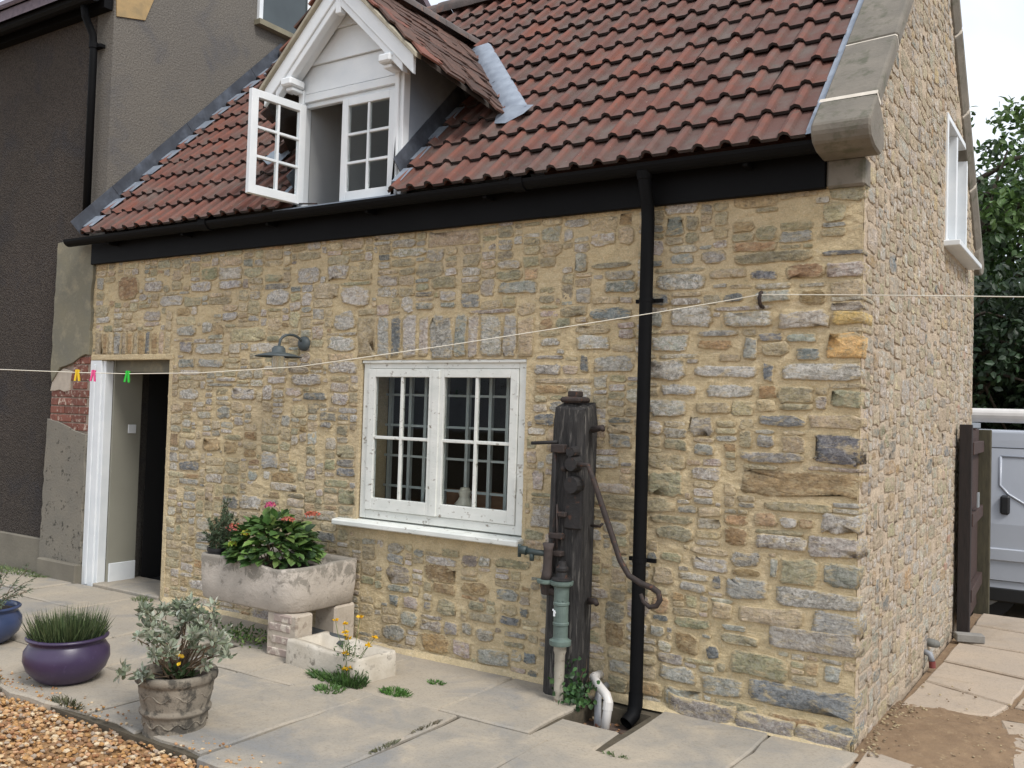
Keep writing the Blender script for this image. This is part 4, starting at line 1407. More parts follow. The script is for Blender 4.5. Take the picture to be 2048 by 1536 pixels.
while zb_ < 1.97:
    x = PX0 + .03 - (.11 if row % 2 else 0)
    while x < PX1 - .02:
        a, b = max(x, PX0 + .03), min(x + .215, PX1 - .006)
        if b - a > .04 and not (zb_ > 1.70 and b < -6.93):
            MB().box(a, b, -.012 + random.uniform(-.003, .003), .02, zb_, zb_ + .064).build('brick', M_brick, nbh, bevel=.005)
        x += .225
    zb_ += .076
    row += 1
box('pier_plinth', M_plinth, nbh, PX0 + .02, PX1 + .005, -.075, .03, -.08, .17, .01)
box('plinth', M_plinth, nbh, -14, PX0, -.01, .03, -.1, .33, .01)
# far wall face between the pier and the side wall above the cottage eave
MB().box(-6.70, NX - .001, .0285, .2, 3.0, 5.42).build('corner_render', M_dash_side, nbh)

# ================================================================== things on and by the wall
# lamp
lamp = thing('wall_lamp', (-3.97, 0, 2.11), 'grey swan-neck wall lamp with a flat metal shade and glass jar', 'lamp')
M_lampm = simple('grey_lamp_metal', lin('#4a5254'), lin('#3a4244'), 20, .55, .2, 60)
L0 = Vector((-3.97, -.015, 2.11))
Ry = Matrix.Rotation(R(90), 4, 'X')
mb = MB(); mb.lathe([(.001, .03), (.03, .028), (.052, .014), (.055, -.01)], n=20, M=Matrix.Translation(L0) @ Ry)
mb.build('back_plate', M_lampm, lamp, smooth=True)
S0 = Vector((-3.98, -.25, 2.0))
pts = [L0 + Vector((0, -.02, 0))]
for a in range(0, 181, 20):
    pts.append(Vector((-3.972, -.14 + .11 * math.cos(R(a)), 2.10 + .065 * math.sin(R(a)))))
pts += [Vector((-3.98, -.25, 2.06)), Vector((-3.98, -.25, 2.03))]
mb = MB(); mb.tube(pts, .010, 10); mb.build('swan_neck', M_lampm, lamp, smooth=True)
mb = MB(); mb.lathe([(.165, -.005), (.168, .0), (.11, .018), (.05, .03), (.046, .06), (.03, .075), (.001, .078)], c=S0, n=28); mb.build('shade', M_lampm, lamp, smooth=True)
mb = MB(); mb.lathe([(.001, -.125), (.03, -.12), (.045, -.10), (.046, -.01), (.040, .0)], c=S0, n=20)
M_jar = nodes('lamp_glass')
M_jar[3].inputs['Base Color'].default_value = (.9, .9, .85, 1); M_jar[3].inputs['Transmission Weight'].default_value = .85; M_jar[3].inputs['Roughness'].default_value = .15; M_jar[3].inputs['IOR'].default_value = 1.2
mb.build('glass_jar', M_jar[0], lamp, smooth=True)

# iron hook and washing line
hk = MB()
hk.tube([(-.515, .03, 2.255), (-.515, -.03, 2.258), (-.515, -.055, 2.27), (-.517, -.06, 2.30), (-.512, -.058, 2.325), (-.505, -.05, 2.332)], .011, 8)
tag(hk.build('iron_hook', M_iron, smooth=True), 'rusty iron hook in the front wall holding the washing line', 'hook')
LP = [(-.51, -.06, 2.318), (-.678, -.138, 2.281), (-1.038, -.306, 2.207), (-1.53, -.536, 2.111), (-2.037, -.772, 2.014), (-2.828, -1.141, 1.873), (-3.378, -1.398, 1.822), (-3.788, -1.589, 1.806), (-4.078, -1.725, 1.806), (-4.537, -1.938, 1.812), (-5.3, -2.29, 1.84), (-6.4, -2.80, 1.93)]
RP_ = [(.74, -.2, 2.235), (.08, -.115, 2.282)]
cl = MB(); cl.tube([(3.2, -.5, 2.13)] + RP_ + LP, .0026, 6)
tag(cl.build('washing_line', simple('white_cord', lin('#d8d3c4'), None, 5, .7), smooth=True), 'thin white washing line strung past the cottage wall', 'washing line')
PEG = {}
for (x, y, z, cname, hexc) in ((-4.078, -1.725, 1.806, 'yellow', '#d9b51e'), (-3.985, -1.681, 1.806, 'pink', '#d84c86'), (-3.788, -1.589, 1.806, 'green', '#22b233')):
    pg = MB()
    for sd in (-1, 1):
        pr = [(0.001 * sd, .018), (sd * .012, .016), (sd * .011, -.005), (sd * .017, -.05), (sd * .008, -.05), (sd * .002, -.012)]
        if sd > 0: pr = pr[::-1]
        pg.prism([(px, -.006, pz) for px, pz in pr], (0, .012, 0))
    Mx = Matrix.Translation((x, y, z)) @ Matrix.Rotation(R(33), 4, 'Z') @ Matrix.Rotation(random.uniform(-.15, .15), 4, 'Y')
    pg.v = [tuple(Mx @ Vector(v)) for v in pg.v]
    tag(pg.build('clothes_peg', simple(cname + '_plastic', lin(hexc), None, 5, .4)), cname + ' plastic clothes peg hanging on the washing line', 'clothes peg', 'clothes pegs on the washing line')

# ---- stone sink on a brick pier
def sink_mat():
    mt, N, L, B = nodes('lichened_stone_sink')
    p = pos(N)
    col = mixc(N, L, mr(N, L, nz(N, L, p, 5, 5), .3, .7), lin('#c0b6aa'), lin('#aca398'))
    sx = N.new('ShaderNodeSeparateXYZ')
    L.new(p, sx.inputs[0])
    up = mr(N, L, sx.outputs[2], .40, .62, -.10, .16)
    st = mathn(N, L, 'ADD', nz(N, L, p, 11, 7, .7, .4), up)
    col = mixc(N, L, mr(N, L, st, .50, .60, 0, .9), col, lin('#827c72'))
    col = mixc(N, L, mr(N, L, nz(N, L, p, 40, 6, .7), .62, .70, 0, .8), col, lin('#5c5850'))
    L.new(col, B.inputs['Base Color'])
    B.inputs['Roughness'].default_value = .95
    b0 = bump(N, L, B, nz(N, L, p, 12, 6, .65), .5, .02)
    bump(N, L, B, nz(N, L, p, 60, 5, .7), .5, .006, b0)
    return mt
M_sink = sink_mat()
sink = thing('stone_sink', (-3.82, -.33, .29), 'white washed stone sink with hollowed top raised on a brick pier', 'sink')
def rrect(x0, x1, y0, y1, rs, k=7):
    """rounded rectangle ccw; rs radii at (x1,y1),(x0,y1),(x0,y0),(x1,y0)"""
    out = []
    for (cx, cy, a0, r) in ((x1 - rs[0], y1 - rs[0], 0, rs[0]), (x0 + rs[1], y1 - rs[1], 90, rs[1]), (x0 + rs[2], y0 + rs[2], 180, rs[2]), (x1 - rs[3], y0 + rs[3], 270, rs[3])):
        for i in range(k):
            a = R(a0 + 90 * i / (k - 1))
            out.append((cx + r * math.cos(a), cy + r * math.sin(a)))
    return out
def dense(poly, st=.06):
    out = []
    for i in range(len(poly)):
        a, b = Vector(poly[i]), Vector(poly[(i + 1) % len(poly)])
        k = max(1, int((b - a).length / st))
        out += [a.lerp(b, j / k) for j in range(k)]
    return out
oo = dense(rrect(-4.30, -3.34, -.63, -.03, (.02, .02, .05, .16)))
n = len(oo)
cxy = Vector((-3.82, -.33))
def ring(scx, scy, zf): return [(cxy.x + (p.x - cxy.x) * scx, cxy.y + (p.y - cxy.y) * scy, zf(p)) for p in oo]
def rim(p):
    w = math.exp(-((p.x + 3.52) / .16) ** 2) * (1 if p.y < -.3 else 0)
    return .598 - .030 * w + .006 * noise.noise(Vector((p.x * 6, p.y * 6, 0)))
sb = MB()
rings = [ring(.90, .90, lambda p: .285), ring(.955, .95, lambda p: .30), ring(.985, .98, lambda p: .42), ring(.995, .995, lambda p: rim(p) - .02), ring(.985, .985, rim), ring(.90, .86, lambda p: rim(p) - .004), ring(.88, .83, lambda p: rim(p) - .03), ring(.85, .80, lambda p: .43)]
for r_ in rings: sb.v += r_
for i in range(len(rings) - 1):
    for k in range(n):
        j = (k + 1) % n
        sb.f.append((i * n + k, i * n + j, (i + 1) * n + j, (i + 1) * n + k))
sb.f.append(tuple(reversed(range(n))))
sb.f.append(tuple(range((len(rings) - 1) * n, len(rings) * n)))
sb.build('basin', M_sink, sink, smooth=True)
so = MB(); so.v = ring(.86, .81, lambda p: .50); so.f = [tuple(range(n))]
M_soil = simple('soil', lin('#3b3128'), lin('#2b241e'), 30, .95, .8, 60)
so2 = MB(); so2.box(-4.2, -3.62, -.56, -.1, .42, .52); so2.build('soil', M_soil, sink)

pier = thing('brick_pier', (-3.46, -.4, 0), 'short limewashed brick pier holding up the stone sink', 'pier')
pc_ = MB(); pc_.box(-3.615, -3.335, -.600, -.45, -.02, .286); pc_.build('render_core', M_limewash, pier, bevel=.012)
for k, z in enumerate((.005, .085, .165, .225)):
    a, b = ((-3.60, -3.40), (-3.56, -3.37), (-3.59, -3.39), (-3.55, -3.38))[k]
    MB().box(a, b, -.606, -.58, z, z + .055).build('brick', simple('pink_brick%d' % k, lin('#a3938a'), lin('#8f8078'), 14, .95, .5, 50, spot=lin('#c6bcae'), spsc=14, spth=(.5, .6)), pier, bevel=.008)
rearp = tag(MB().box(-3.56, -3.36, -.22, -.02, -.02, .288).build('rear_pier', M_limewash, bevel=.015), 'whitened pier against the wall under the back of the stone sink', 'pier')
# second, low trough on the ground
lt = thing('low_trough', (-2.95, -.55, 0), 'low whitewashed stone trough lying on the flagstones beside the brick pier', 'trough')
TM = Matrix.Translation((-2.985, -.56, 0)) @ Matrix.Rotation(R(-6), 4, 'Z')
o2 = [Vector(p) for p in rrect(-.345, .34, -.16, .17, (.02, .02, .02, .05), 4)]
o2 = dense([tuple(p) for p in o2], .07)
n2 = len(o2)
def ring2(sx, sy, z, j=0): return [TM @ Vector((p.x * sx, p.y * sy, z + j * noise.noise(Vector((p.x * 9, p.y * 9, 2))))) for p in o2]
tb_ = MB()
rg = [ring2(1.0, 1.0, -.01), ring2(1.005, 1.01, .03), ring2(1.0, .99, .135, .01), ring2(.985, .96, .155, .012), ring2(.90, .60, .15, .012), ring2(.87, .52, .06)]
for r_ in rg: tb_.v += [tuple(p) for p in r_]
for i in range(len(rg) - 1):
    for k in range(n2):
        j = (k + 1) % n2
        tb_.f.append((i * n2 + k, i * n2 + j, (i + 1) * n2 + j, (i + 1) * n2 + k))
tb_.f.append(tuple(range((len(rg) - 1) * n2, len(rg) * n2)))
tb_.build('body', simple('whitewashed_trough', lin('#c9c1b3'), lin('#b2a999'), 9, .9, .5, 45, spot=lin('#878074'), spsc=12, spth=(.58, .66)), lt, smooth=True)
up_ = MB(); up_.tube([(-3.55, -.30, .10), (-3.05, -.42, .12)], .045, 12)
tag(up_.build('grey_pipe', simple('zinc_grey', lin('#4b4f51'), lin('#3c4042'), 9, .5), smooth=True), 'length of grey pipe lying in the shade under the stone sink', 'pipe')

# ---- pump on a timber post
pump = thing('water_pump', (-1.6, -.12, 0), 'old hand pump with teal barrel on a blackened timber post', 'pump')
M_timber = simple('weathered_timber', lin('#3b3938'), lin('#1e1d1d'), 7, .95, 1., 9, spot=lin('#67645f'), spsc=5, spth=(.55, .68), stretch=(9, 9, 1), bdist=.012)
pm = MB()
sec = []
for z, xl, xr, yf in ((-.06, -1.735, -1.515, -.185), (.5, -1.728, -1.51, -.19), (1.1, -1.722, -1.505, -.19), (1.60, -1.718, -1.50, -.185), (1.68, -1.712, -1.505, -.18), (1.715, -1.695, -1.52, -.165), (1.725, -1.66, -1.55, -.13)):
    c = .035
    q = [(xl + c, yf), (xr - c, yf), (xr, yf + c), (xr, -.012), (xl, -.012), (xl, yf + c)]
    sec.append([(x + random.uniform(-.006, .006), y + random.uniform(-.005, .005), z + (random.uniform(-.03, .012) if z > 1.65 else 0)) for x, y in q])
for r_ in sec: pm.v += r_
for i in range(len(sec) - 1):
    for k in range(6):
        j = (k + 1) % 6
        pm.f.append((i * 6 + k, i * 6 + j, (i + 1) * 6 + j, (i + 1) * 6 + k))
pm.f.append(tuple(range((len(sec) - 1) * 6, len(sec) * 6)))
pm.build('timber_post', M_timber, pump)
# recessed channel cover strips and iron fittings on the post
M_dkiron = simple('black_iron', lin('#262323'), lin('#1a1919'), 20, .7, .6, 60, spot=lin('#4a3226'), spsc=24)
def tb(name, pts, r, mat=M_dkiron, n=10):
    q = MB(); q.tube(pts, r, n)
    return q.build(name, mat, pump, smooth=True)
MB().box(-1.668, -1.53, -.176, -.04, 1.715, 1.75).build('iron_cap', M_iron, pump, bevel=.012)
MB().box(-1.63, -1.565, -.15, -.07, 1.75, 1.785).build('cap_nut', M_iron, pump, bevel=.006)
MB().box(-1.645, -1.55, -.155, -.065, 1.735, 1.752).build('cap_plate', M_iron, pump, bevel=.003)
tb('iron_bar', [(-1.83, -.21, 1.468), (-1.66, -.20, 1.482)], .011)
tb('pump_rod', [(-1.662, -.215, 1.44), (-1.66, -.215, 1.2), (-1.655, -.22, 1.1), (-1.645, -.225, .72)], .009)
tb('guide_rod', [(-1.635, -.225, 1.12), (-1.628, -.225, .86)], .007, M_iron)
for (x, z, w, h) in ((-1.64, 1.42, .09, .05), (-1.60, 1.05, .05, .03), (-1.64, .92, .09, .035), (-1.635, .82, .08, .03)):
    MB().box(x - w / 2, x + w / 2, -.235, -.186, z, z + h).build('iron_bracket', M_iron, pump, bevel=.005)
for (x, z, r) in ((-1.535, 1.36, .05), (-1.53, 1.24, .06), (-1.54, 1.43, .035)):
    q = MB(); q.tube([(x, -.19, z), (x - .005, -.25, z)], [r, r * .8], 12); q.build('pivot_boss', M_dkiron, pump)
tb('ring_bolt', [(-1.60, -.19, 1.33), (-1.602, -.225, 1.33)], .017, M_iron)
MB().box(-1.60, -1.48, -.21, -.188, .98, 1.24).build('iron_plate', M_dkiron, pump, bevel=.01)
tb('bolt', [(-1.48, -.1, 1.56), (-1.41, -.12, 1.575), (-1.395, -.13, 1.56)], [.02, .018, .012], M_iron)
tb('bolt', [(-1.485, -.08, .56), (-1.44, -.09, .565), (-1.42, -.1, .55)], [.022, .02, .014], M_iron)
tb('bolt', [(-1.485, -.08, 1.0), (-1.42, -.09, 1.0), (-1.405, -.09, 1.02)], .008, M_iron)
hp = [(-1.50, -.235, 1.36), (-1.435, -.23, 1.36), (-1.40, -.225, 1.28), (-1.31, -.222, 1.06), (-1.22, -.22, .84), (-1.165, -.22, .765), (-1.09, -.22, .73), (-1.02, -.22, .715), (-.985, -.22, .695), (-.975, -.22, .655), (-.995, -.22, .62), (-1.035, -.222, .61), (-1.07, -.225, .635), (-1.085, -.23, .675)]
tb('handle', hp, [.012, .015, .016, .017, .016, .016, .017, .017, .017, .016, .015, .014, .012, .010], M_iron)
M_teal = simple('teal_pump_paint', lin('#66766f'), lin('#505e59'), 10, .55, .3, 40, spot=lin('#2f3f3b'), spsc=16, spth=(.60, .68))
C = (-1.57, -.255, 0)
q = MB()
q.lathe([(.001, .325), (.068, .325), (.070, .335), (.070, .352), (.050, .362), (.047, .372), (.047, .435), (.052, .440), (.052, .452), (.047, .457), (.0465, .55), (.052, .555), (.052, .567), (.0475, .572), (.049, .655), (.072, .668), (.074, .676), (.074, .690), (.03, .695), (.001, .697)], c=C, n=24)
q.v = [(C[0] + (v[0] - C[0]) * .9, C[1] + (v[1] - C[1]) * .9, v[2]) for v in q.v]
q.build('pump_barrel', M_teal, pump, smooth=False)
q = MB(); q.lathe([(.001, .695), (.062, .696), (.060, .706), (.035, .712), (.03, .74), (.036, .75), (.036, .765), (.026, .775), (.022, .80), (.001, .80)], c=C, n=18); q.build('stuffing_box', M_dkiron, pump)
q = MB(); q.lathe([(.037, .326), (.037, .29), (.030, .27), (.029, .0), (.038, -.01), (.038, -.03)][::-1], c=C, n=16)
q.build('suction_pipe', simple('limescaled_pipe', lin('#a49d8f'), lin('#8b8578'), 14, .8, .4, 50, spot=lin('#6b5f50'), spsc=24), pump, smooth=True)
q = MB(); q.lathe([(.001, .665), (.055, .665), (.058, .672), (.058, .685), (.001, .688)], c=(-1.672, -.255, 0), n=18); q.build('side_flange', M_teal, pump)
q = MB(); q.tube([(-1.672, -.255, .60), (-1.672, -.255, .665)], [.03, .04], 12); q.tube([(-1.672, -.255, .63), (-1.6, -.255, .62)], .022, 10); q.build('outlet_elbow', M_iron, pump)
q = MB(); q.tube([(-1.672, -.255, .685), (-1.672, -.255, .72), (-1.67, -.255, .75), (-1.668, -.255, .86), (-1.667, -.255, .895)], [.036, .03, .026, .027, .034], 12); q.build('riser_pipe', simple('purple_brown_rust', lin('#4a403d'), lin('#38312e'), 20, .8, .5, 50), pump, smooth=True)
q = MB(); q.tube([(-1.67, -.255, .835), (-1.74, -.27, .835), (-1.80, -.28, .84)], [.017, .018, .02], 10); q.tube([(-1.80, -.28, .84), (-1.845, -.287, .845)], [.026, .024], 10); q.tube([(-1.765, -.275, .835), (-1.765, -.277, .785)], [.015, .014], 8); q.tube([(-1.845, -.287, .80), (-1.845, -.287, .875)], .011, 8); q.build('tap', simple('dark_bronze', lin('#3b4a49'), lin('#2a3232'), 20, .5, .3, 50), pump, smooth=True)
q = MB()
for a, b, c_, d_ in ((-.006, .004, -.028, .006), (.004, .008, -.012, -.002), (-.012, -.006, .002, .012)):
    q.box(C[0] - .018 + a, C[0] - .018 + b, C[1] - .0475, C[1] - .042, .52 + c_, .52 + d_)
q.build('paint_mark', M_white, pump)

# ---- waste pipes and gully
M_pvc = simple('white_pvc', lin('#d9d5d0'), lin('#c8c4be'), 4, .4, .1, 20)
wp = MB()
wp.tube([(-1.44, .02, .125), (-1.44, -.06, .125), (-1.435, -.085, .12), (-1.36, -.16, .105), (-1.285, -.215, .085), (-1.262, -.232, .055), (-1.262, -.238, .03), (-1.263, -.275, -.115)], .0255, 12)
wpo = thing('waste_pipe', (-1.4, -.2, 0), 'white plastic waste pipe bending down into the gully', 'pipe')
wp.build('pipe', M_pvc, wpo, smooth=True)
for p_, q_ in (((-1.263, -.234, .055), (-1.263, -.242, .012)), ((-1.44, -.055, .125), (-1.44, -.082, .122))):
    z_ = MB(); z_.tube([p_, q_], .0285, 12); z_.build('pipe_joint', M_pvc, wpo)
gp = MB(); gp.tube([(-1.395, .0, .07), (-1.395, -.09, .055), (-1.385, -.125, .02), (-1.355, -.18, -.075), (-1.34, -.205, -.12)], [.021] * 5, 12)
tag(gp.build('waste_pipe', simple('stained_grey_pvc', lin('#a3a4a6'), lin('#8c8e92'), 10, .6, .1, 30, spot=lin('#8a5a44'), spsc=11, spth=(.6, .66)), smooth=True), 'stained grey waste pipe running into the gully behind the white one', 'pipe')
gl = thing('drain_gully', (-1.23, -.31, -.12), 'sunken drain gully with a cast iron grating by the downpipe', 'drain')
gx0, gx1, gy0, gy1 = PIT
g_ = MB()
g_.box(gx0 - .02, gx1 + .02, gy0 - .02, gy1 + .02, -.135, -.105)
g_.build('gully_floor', simple('gully_muck', lin('#5d4d43'), lin('#463a33'), 16, .8, .8, 50), gl)
for k in range(9):
    x = gx0 + .12 + k * .03
    MB().box(x, x + .016, gy0 + .03, gy0 + .15, -.098, -.072, Matrix.Identity(4)).build('grating_bar', M_iron, gl, bevel=.003)
g_ = MB(); g_.box(gx0 + .10, gx1 - .02, gy0 + .018, gy0 + .032, -.1, -.07); g_.box(gx0 + .10, gx1 - .02, gy0 + .148, gy0 + .162, -.1, -.07); g_.build('grating_frame', M_iron, gl)
pg_ = MB()
for k in range(60):
    pebble(pg_, (random.uniform(gx0, gx1), random.uniform(gy0, gy1), -.1), random.uniform(.006, .016), random.choice(GC[4:]))
pg_.build('silt', M_gravel, gl, kind='stuff')

# ---- small things by the gable foot
vt = thing('gable_outlet', (.06, 2.0, .08), 'grey pipe outlet with a red cap low on the gable wall', 'pipe')
q = MB(); q.tube([(-.02, 2.1, .15), (.035, 2.1, .145), (.05, 2.16, .13)], [.03, .03, .026], 12); q.build('grey_outlet', simple('grey_pvc', lin('#75756f'), lin('#5f5f5b'), 9, .8), vt, smooth=True)
q = MB(); q.tube([(.0, 1.96, .11), (.04, 1.955, .10), (.055, 1.95, .055)], .02, 10); q.build('bend', simple('zinc', lin('#8c9096'), lin('#797d82'), 9, .5), vt, smooth=True)
q = MB(); q.tube([(.055, 1.95, .055), (.058, 1.948, .012)], [.022, .021], 12); q.build('red_cap', simple('red_plastic', lin('#7d3936'), lin('#6a302e'), 9, .5), vt)
tag(MB().box(-.10, .10, -.05, .05, 0, .06, Matrix.Translation((.15, 3.02, .002)) @ Matrix.Rotation(R(20), 4, 'Z')).build('concrete_block', simple('grey_block', lin('#8c8983'), lin('#7b7873'), 12, .95, .5, 50), bevel=.006), 'loose grey concrete block lying on the path by the gate', 'block')

# ---- gate
gate = thing('wooden_gate', (.15, 3.8, 0), 'dark brown boarded gate standing open against the gable wall', 'gate')
M_gate = simple('dark_gate_wood', lin('#43302b'), lin('#332622'), 6, .8, .5, 12, spot=lin('#5d443a'), spsc=8, stretch=(8, 8, 1))
GM = Matrix.Translation((.075, 3.30, 0)) @ Matrix.Rotation(R(92.6), 4, 'Z')
for k in range(9):
    w = .115
    MB().box(k * (w + .006), k * (w + .006) + w, -.012, .012, .06, 1.62 + random.uniform(-.01, .01), GM).build('board', M_gate, gate, bevel=.003)
for z in (.25, .85, 1.42):
    MB().box(0, 1.08, -.055, -.012, z, z + .10, GM).build('rail', M_gate, gate, bevel=.003)
M_post = simple('green_grey_post', lin('#4f4a38'), lin('#3d392c'), 8, .85, .5, 14, stretch=(6, 6, 1))
MB().box(-.09, 0, -.045, .045, .0, 1.66, GM).build('gate_shadow_stile', simple('gate_shadow_black', lin('#2b2321'), lin('#1d1918'), 6, .85, .5, 12, stretch=(8, 8, 1)), gate, bevel=.004)  # stile kept wide and near black to stand in for the gate's shadow
MB().box(1.10, 1.20, -.11, .02, -.3, 1.62, GM).build('post', M_post, gate, bevel=.006)
MB().box(.30, .42, -.07, -.058, .98, 1.10, GM).build('latch', simple('zinc_latch', lin('#8d9294'), None, 5, .4), gate)

# ---- van
van = thing('white_van', (1.2, 6.9, -.36), 'white panel van with dark door handle parked beyond the gate', 'van')
M_van = simple('white_van_paint', lin('#b4b9c1'), lin('#a9aeb7'), 1.5, .25)
M_vdark = simple('black_van_trim', lin('#1b1c1e'), None, 5, .5)
VZ = -.36
vp = [(-2.2, .22), (2.55, .22), (2.72, .55), (2.66, .95), (2.05, 1.18), (1.35, 1.86), (1.0, 1.97), (-2.0, 1.98), (-2.15, 1.85), (-2.22, .6)]
vb = MB()
V0 = Matrix.Translation((1.25, 5.95, VZ))
lay_ = [(0.06, 0.97), (0.0, 1.0), (.0, 1.0)]
n = len(vp)
def vring(y, ins):
    out = []
    for x, z in vp:
        k = ins * max(0, (z - 1.0)) * .16
        out.append(V0 @ Vector((x, y + k, z)))
    return out
rgs = [[V0 @ Vector((x * .985, .06 + max(0, z - 1.0) * .14, z if z > .4 else z + .02)) for x, z in vp],
       [V0 @ Vector((x, .12 + max(0, z - 1.0) * .14, z)) for x, z in vp],
       [V0 @ Vector((x, 1.78 - max(0, z - 1.0) * .14, z)) for x, z in vp],
       [V0 @ Vector((x * .985, 1.84 - max(0, z - 1.0) * .14, z if z > .4 else z + .02)) for x, z in vp]]
for r_ in rgs: vb.v += [tuple(p) for p in r_]
for i in range(3):
    for k in range(n):
        j = (k + 1) % n
        vb.f.append((i * n + k, i * n + j, (i + 1) * n + j, (i + 1) * n + k))
vb.f += [tuple(reversed(range(n))), tuple(range(3 * n, 4 * n))]
vb.build('body', M_van, van, bevel=.03, segs=3)
def vside(x, z, y=.0):        # point on the near side
    return V0 @ Vector((x, .06 + max(0, z - 1.0) * .14 - y, z))
def vstrip(name, mat, pts, w=.012, out=.003):
    q = MB(); q.tube([vside(x, z, out) for x, z in pts], w, 6); return q.build(name, mat, van, smooth=True)
door = MB()
door.add([vside(-1.30, .42, .012), vside(-.10, .42, .012), vside(-.10, 1.0, .012), vside(-.10, 1.78, .012), vside(-1.30, 1.78, .012), vside(-1.30, 1.0, .012)], [(0, 1, 2, 5), (5, 2, 3, 4)])
dr_ = door.build('side_door', M_van, van)
vstrip('door_seam', M_vdark, [(-1.31, .42), (-1.31, 1.79), (-.09, 1.79), (-.09, .42), (-1.31, .42)], .006, .004)
vstrip('window_swage', M_van, [(-1.20, 1.70), (-1.20, 1.40), (-1.12, 1.31), (-.80, 1.12), (-.2, 1.12)], .014, .012)
vstrip('window_swage', M_van, [(-1.20, 1.70), (-.2, 1.70)], .012, .012)
MB().box(-1.19, -1.10, -.03, .03, 1.10, 1.30, V0 @ Matrix.Translation((0, .06, 0))).build('handle', M_vdark, van, bevel=.02)
MB().box(-2.15, 2.5, .03, .08, .62, .75, V0).build('rubbing_strip', M_van, van, bevel=.01)
MB().box(-2.15, 2.5, .05, .10, .20, .34, V0).build('sill_trim', M_vdark, van, bevel=.01)
for x in (-1.35, 1.75):
    for y in (.10, 1.60):
        q = MB(); q.tube([V0 @ Vector((x, y, .33)), V0 @ Vector((x, y + .2, .33))], .33, 24)
        w_ = q.build('wheel', simple('tyre_rubber', lin('#1a1a1b'), None, 5, .8), van)
        q = MB(); q.tube([V0 @ Vector((x, y - .004, .33)), V0 @ Vector((x, y + .02, .33))], .2, 16); q.build('hub', simple('wheel_grey', lin('#85888b'), None, 5, .4, metal=.6), w_)
MB().prism([V0 @ Vector((1.42, .066, 1.22)), V0 @ Vector((1.98, .066, 1.22)), V0 @ Vector((1.40, .16, 1.78)), V0 @ Vector((1.10, .16, 1.78)), ], (0, -.008, 0)).build('cab_window', M_vdark, van)
for x in (-1.6, -.2, 1.0):
    MB().box(x, x + .04, .25, 1.6, 1.99, 2.05, V0).build('rack_bar', simple('rack_grey', lin('#8b8f93'), None, 5, .5), van)
q = MB(); q.tube([V0 @ Vector((-1.66, .36, 2.13)), V0 @ Vector((1.3, .36, 2.13))], .075, 16); q.build('pipe_tube', M_pvc, van, smooth=False)

# ---- ornaments inside the window and bag in the passage
orn = MB()
orn.lathe([(.001, 0), (.075, .0), (.08, .03), (.06, .05), (.062, .12), (.07, .15), (.045, .18), (.035, .20), (.045, .225), (.03, .26), (.001, .265)], c=(-2.615, .21, .866), n=14)
tag(orn.build('ornament', simple('white_china', lin('#c9c4b4'), lin('#b8b3a4'), 9, .4), smooth=True), 'pale china ornament standing on the brown sill behind the glass', 'ornament')
orn = MB(); orn.lathe([(.001, 0), (.035, 0), (.038, .07), (.03, .085), (.001, .085)], c=(-2.45, .2, .866), n=14)
tag(orn.build('jar', simple('white_pot', lin('#c2c2bc'), None, 9, .4), smooth=True), 'small white jar on the brown sill behind the glass', 'jar')
bg = MB()
for k in range(3):
    pebble(bg, (-6.22 + .16 * k, .62 + .05 * k, .06), .11, lin('#26335e'))
tag(bg.build('blue_bag', m_tint('navy_cloth', .8), smooth=True), 'dark blue bag dropped on the passage floor inside the doorway', 'bag')

# ================================================================== pots and plants
def uvec():
    while True:
        v = Vector((random.uniform(-1, 1), random.uniform(-1, 1), random.uniform(-1, 1)))
        if .05 < v.length < 1: return v.normalized()
def jcol(h, a=.22):
    c = lin(h); k = random.uniform(1 - a, 1 + a)
    return tuple(min(1, x * k * random.uniform(.93, 1.07)) for x in c)

# urn
UC = (-2.90, -1.84)
urn = thing('stone_urn', (UC[0], UC[1], -.03), 'round cast stone flower pot with moulded bands standing at the gravel edge', 'flower pot')
M_urn = simple('weathered_cast_stone', lin('#8a8173'), lin('#6e675c'), 9, .95, .7, 40, spot=lin('#4a463f'), spsc=14, spth=(.50, .60))
prof = [(.001, -.05), (.150, -.05), (.156, -.03), (.152, -.012), (.150, .0), (.160, .075), (.163, .085), (.174, .092), (.176, .105), (.166, .114), (.166, .122), (.176, .17), (.184, .225), (.183, .232), (.190, .24), (.200, .25), (.203, .27), (.198, .285), (.180, .288), (.170, .27), (.165, .23), (.001, .23)]
q = MB(); q.lathe(prof, c=(UC[0], UC[1], 0), n=48); q.build('pot', M_urn, urn, smooth=True)
# relief swags round the belly
for (z0, amp, rr0, nsw) in ((.185, .018, .176, 9), (.045, .014, .156, 11)):
    for k in range(nsw):
        a0 = 2 * math.pi * k / nsw
        pts = []
        for i in range(7):
            a = a0 + 2 * math.pi / nsw * i / 6
            z = z0 + amp * math.cos(2 * math.pi * i / 6)
            r_ = rr0 + .0 + (z - z0) * .15
            pts.append((UC[0] + r_ * math.cos(a), UC[1] + r_ * math.sin(a), z))
        q = MB(); q.tube(pts, [.003, .004, .006, .004, .006, .004, .003], 6); q.build('relief_swag', M_urn, urn, smooth=True)
q = MB(); q.lathe([(.001, .245), (.09, .25), (.168, .243)], c=(UC[0], UC[1], 0), n=24); q.f = q.f; q.build('soil', M_soil, urn, smooth=True)

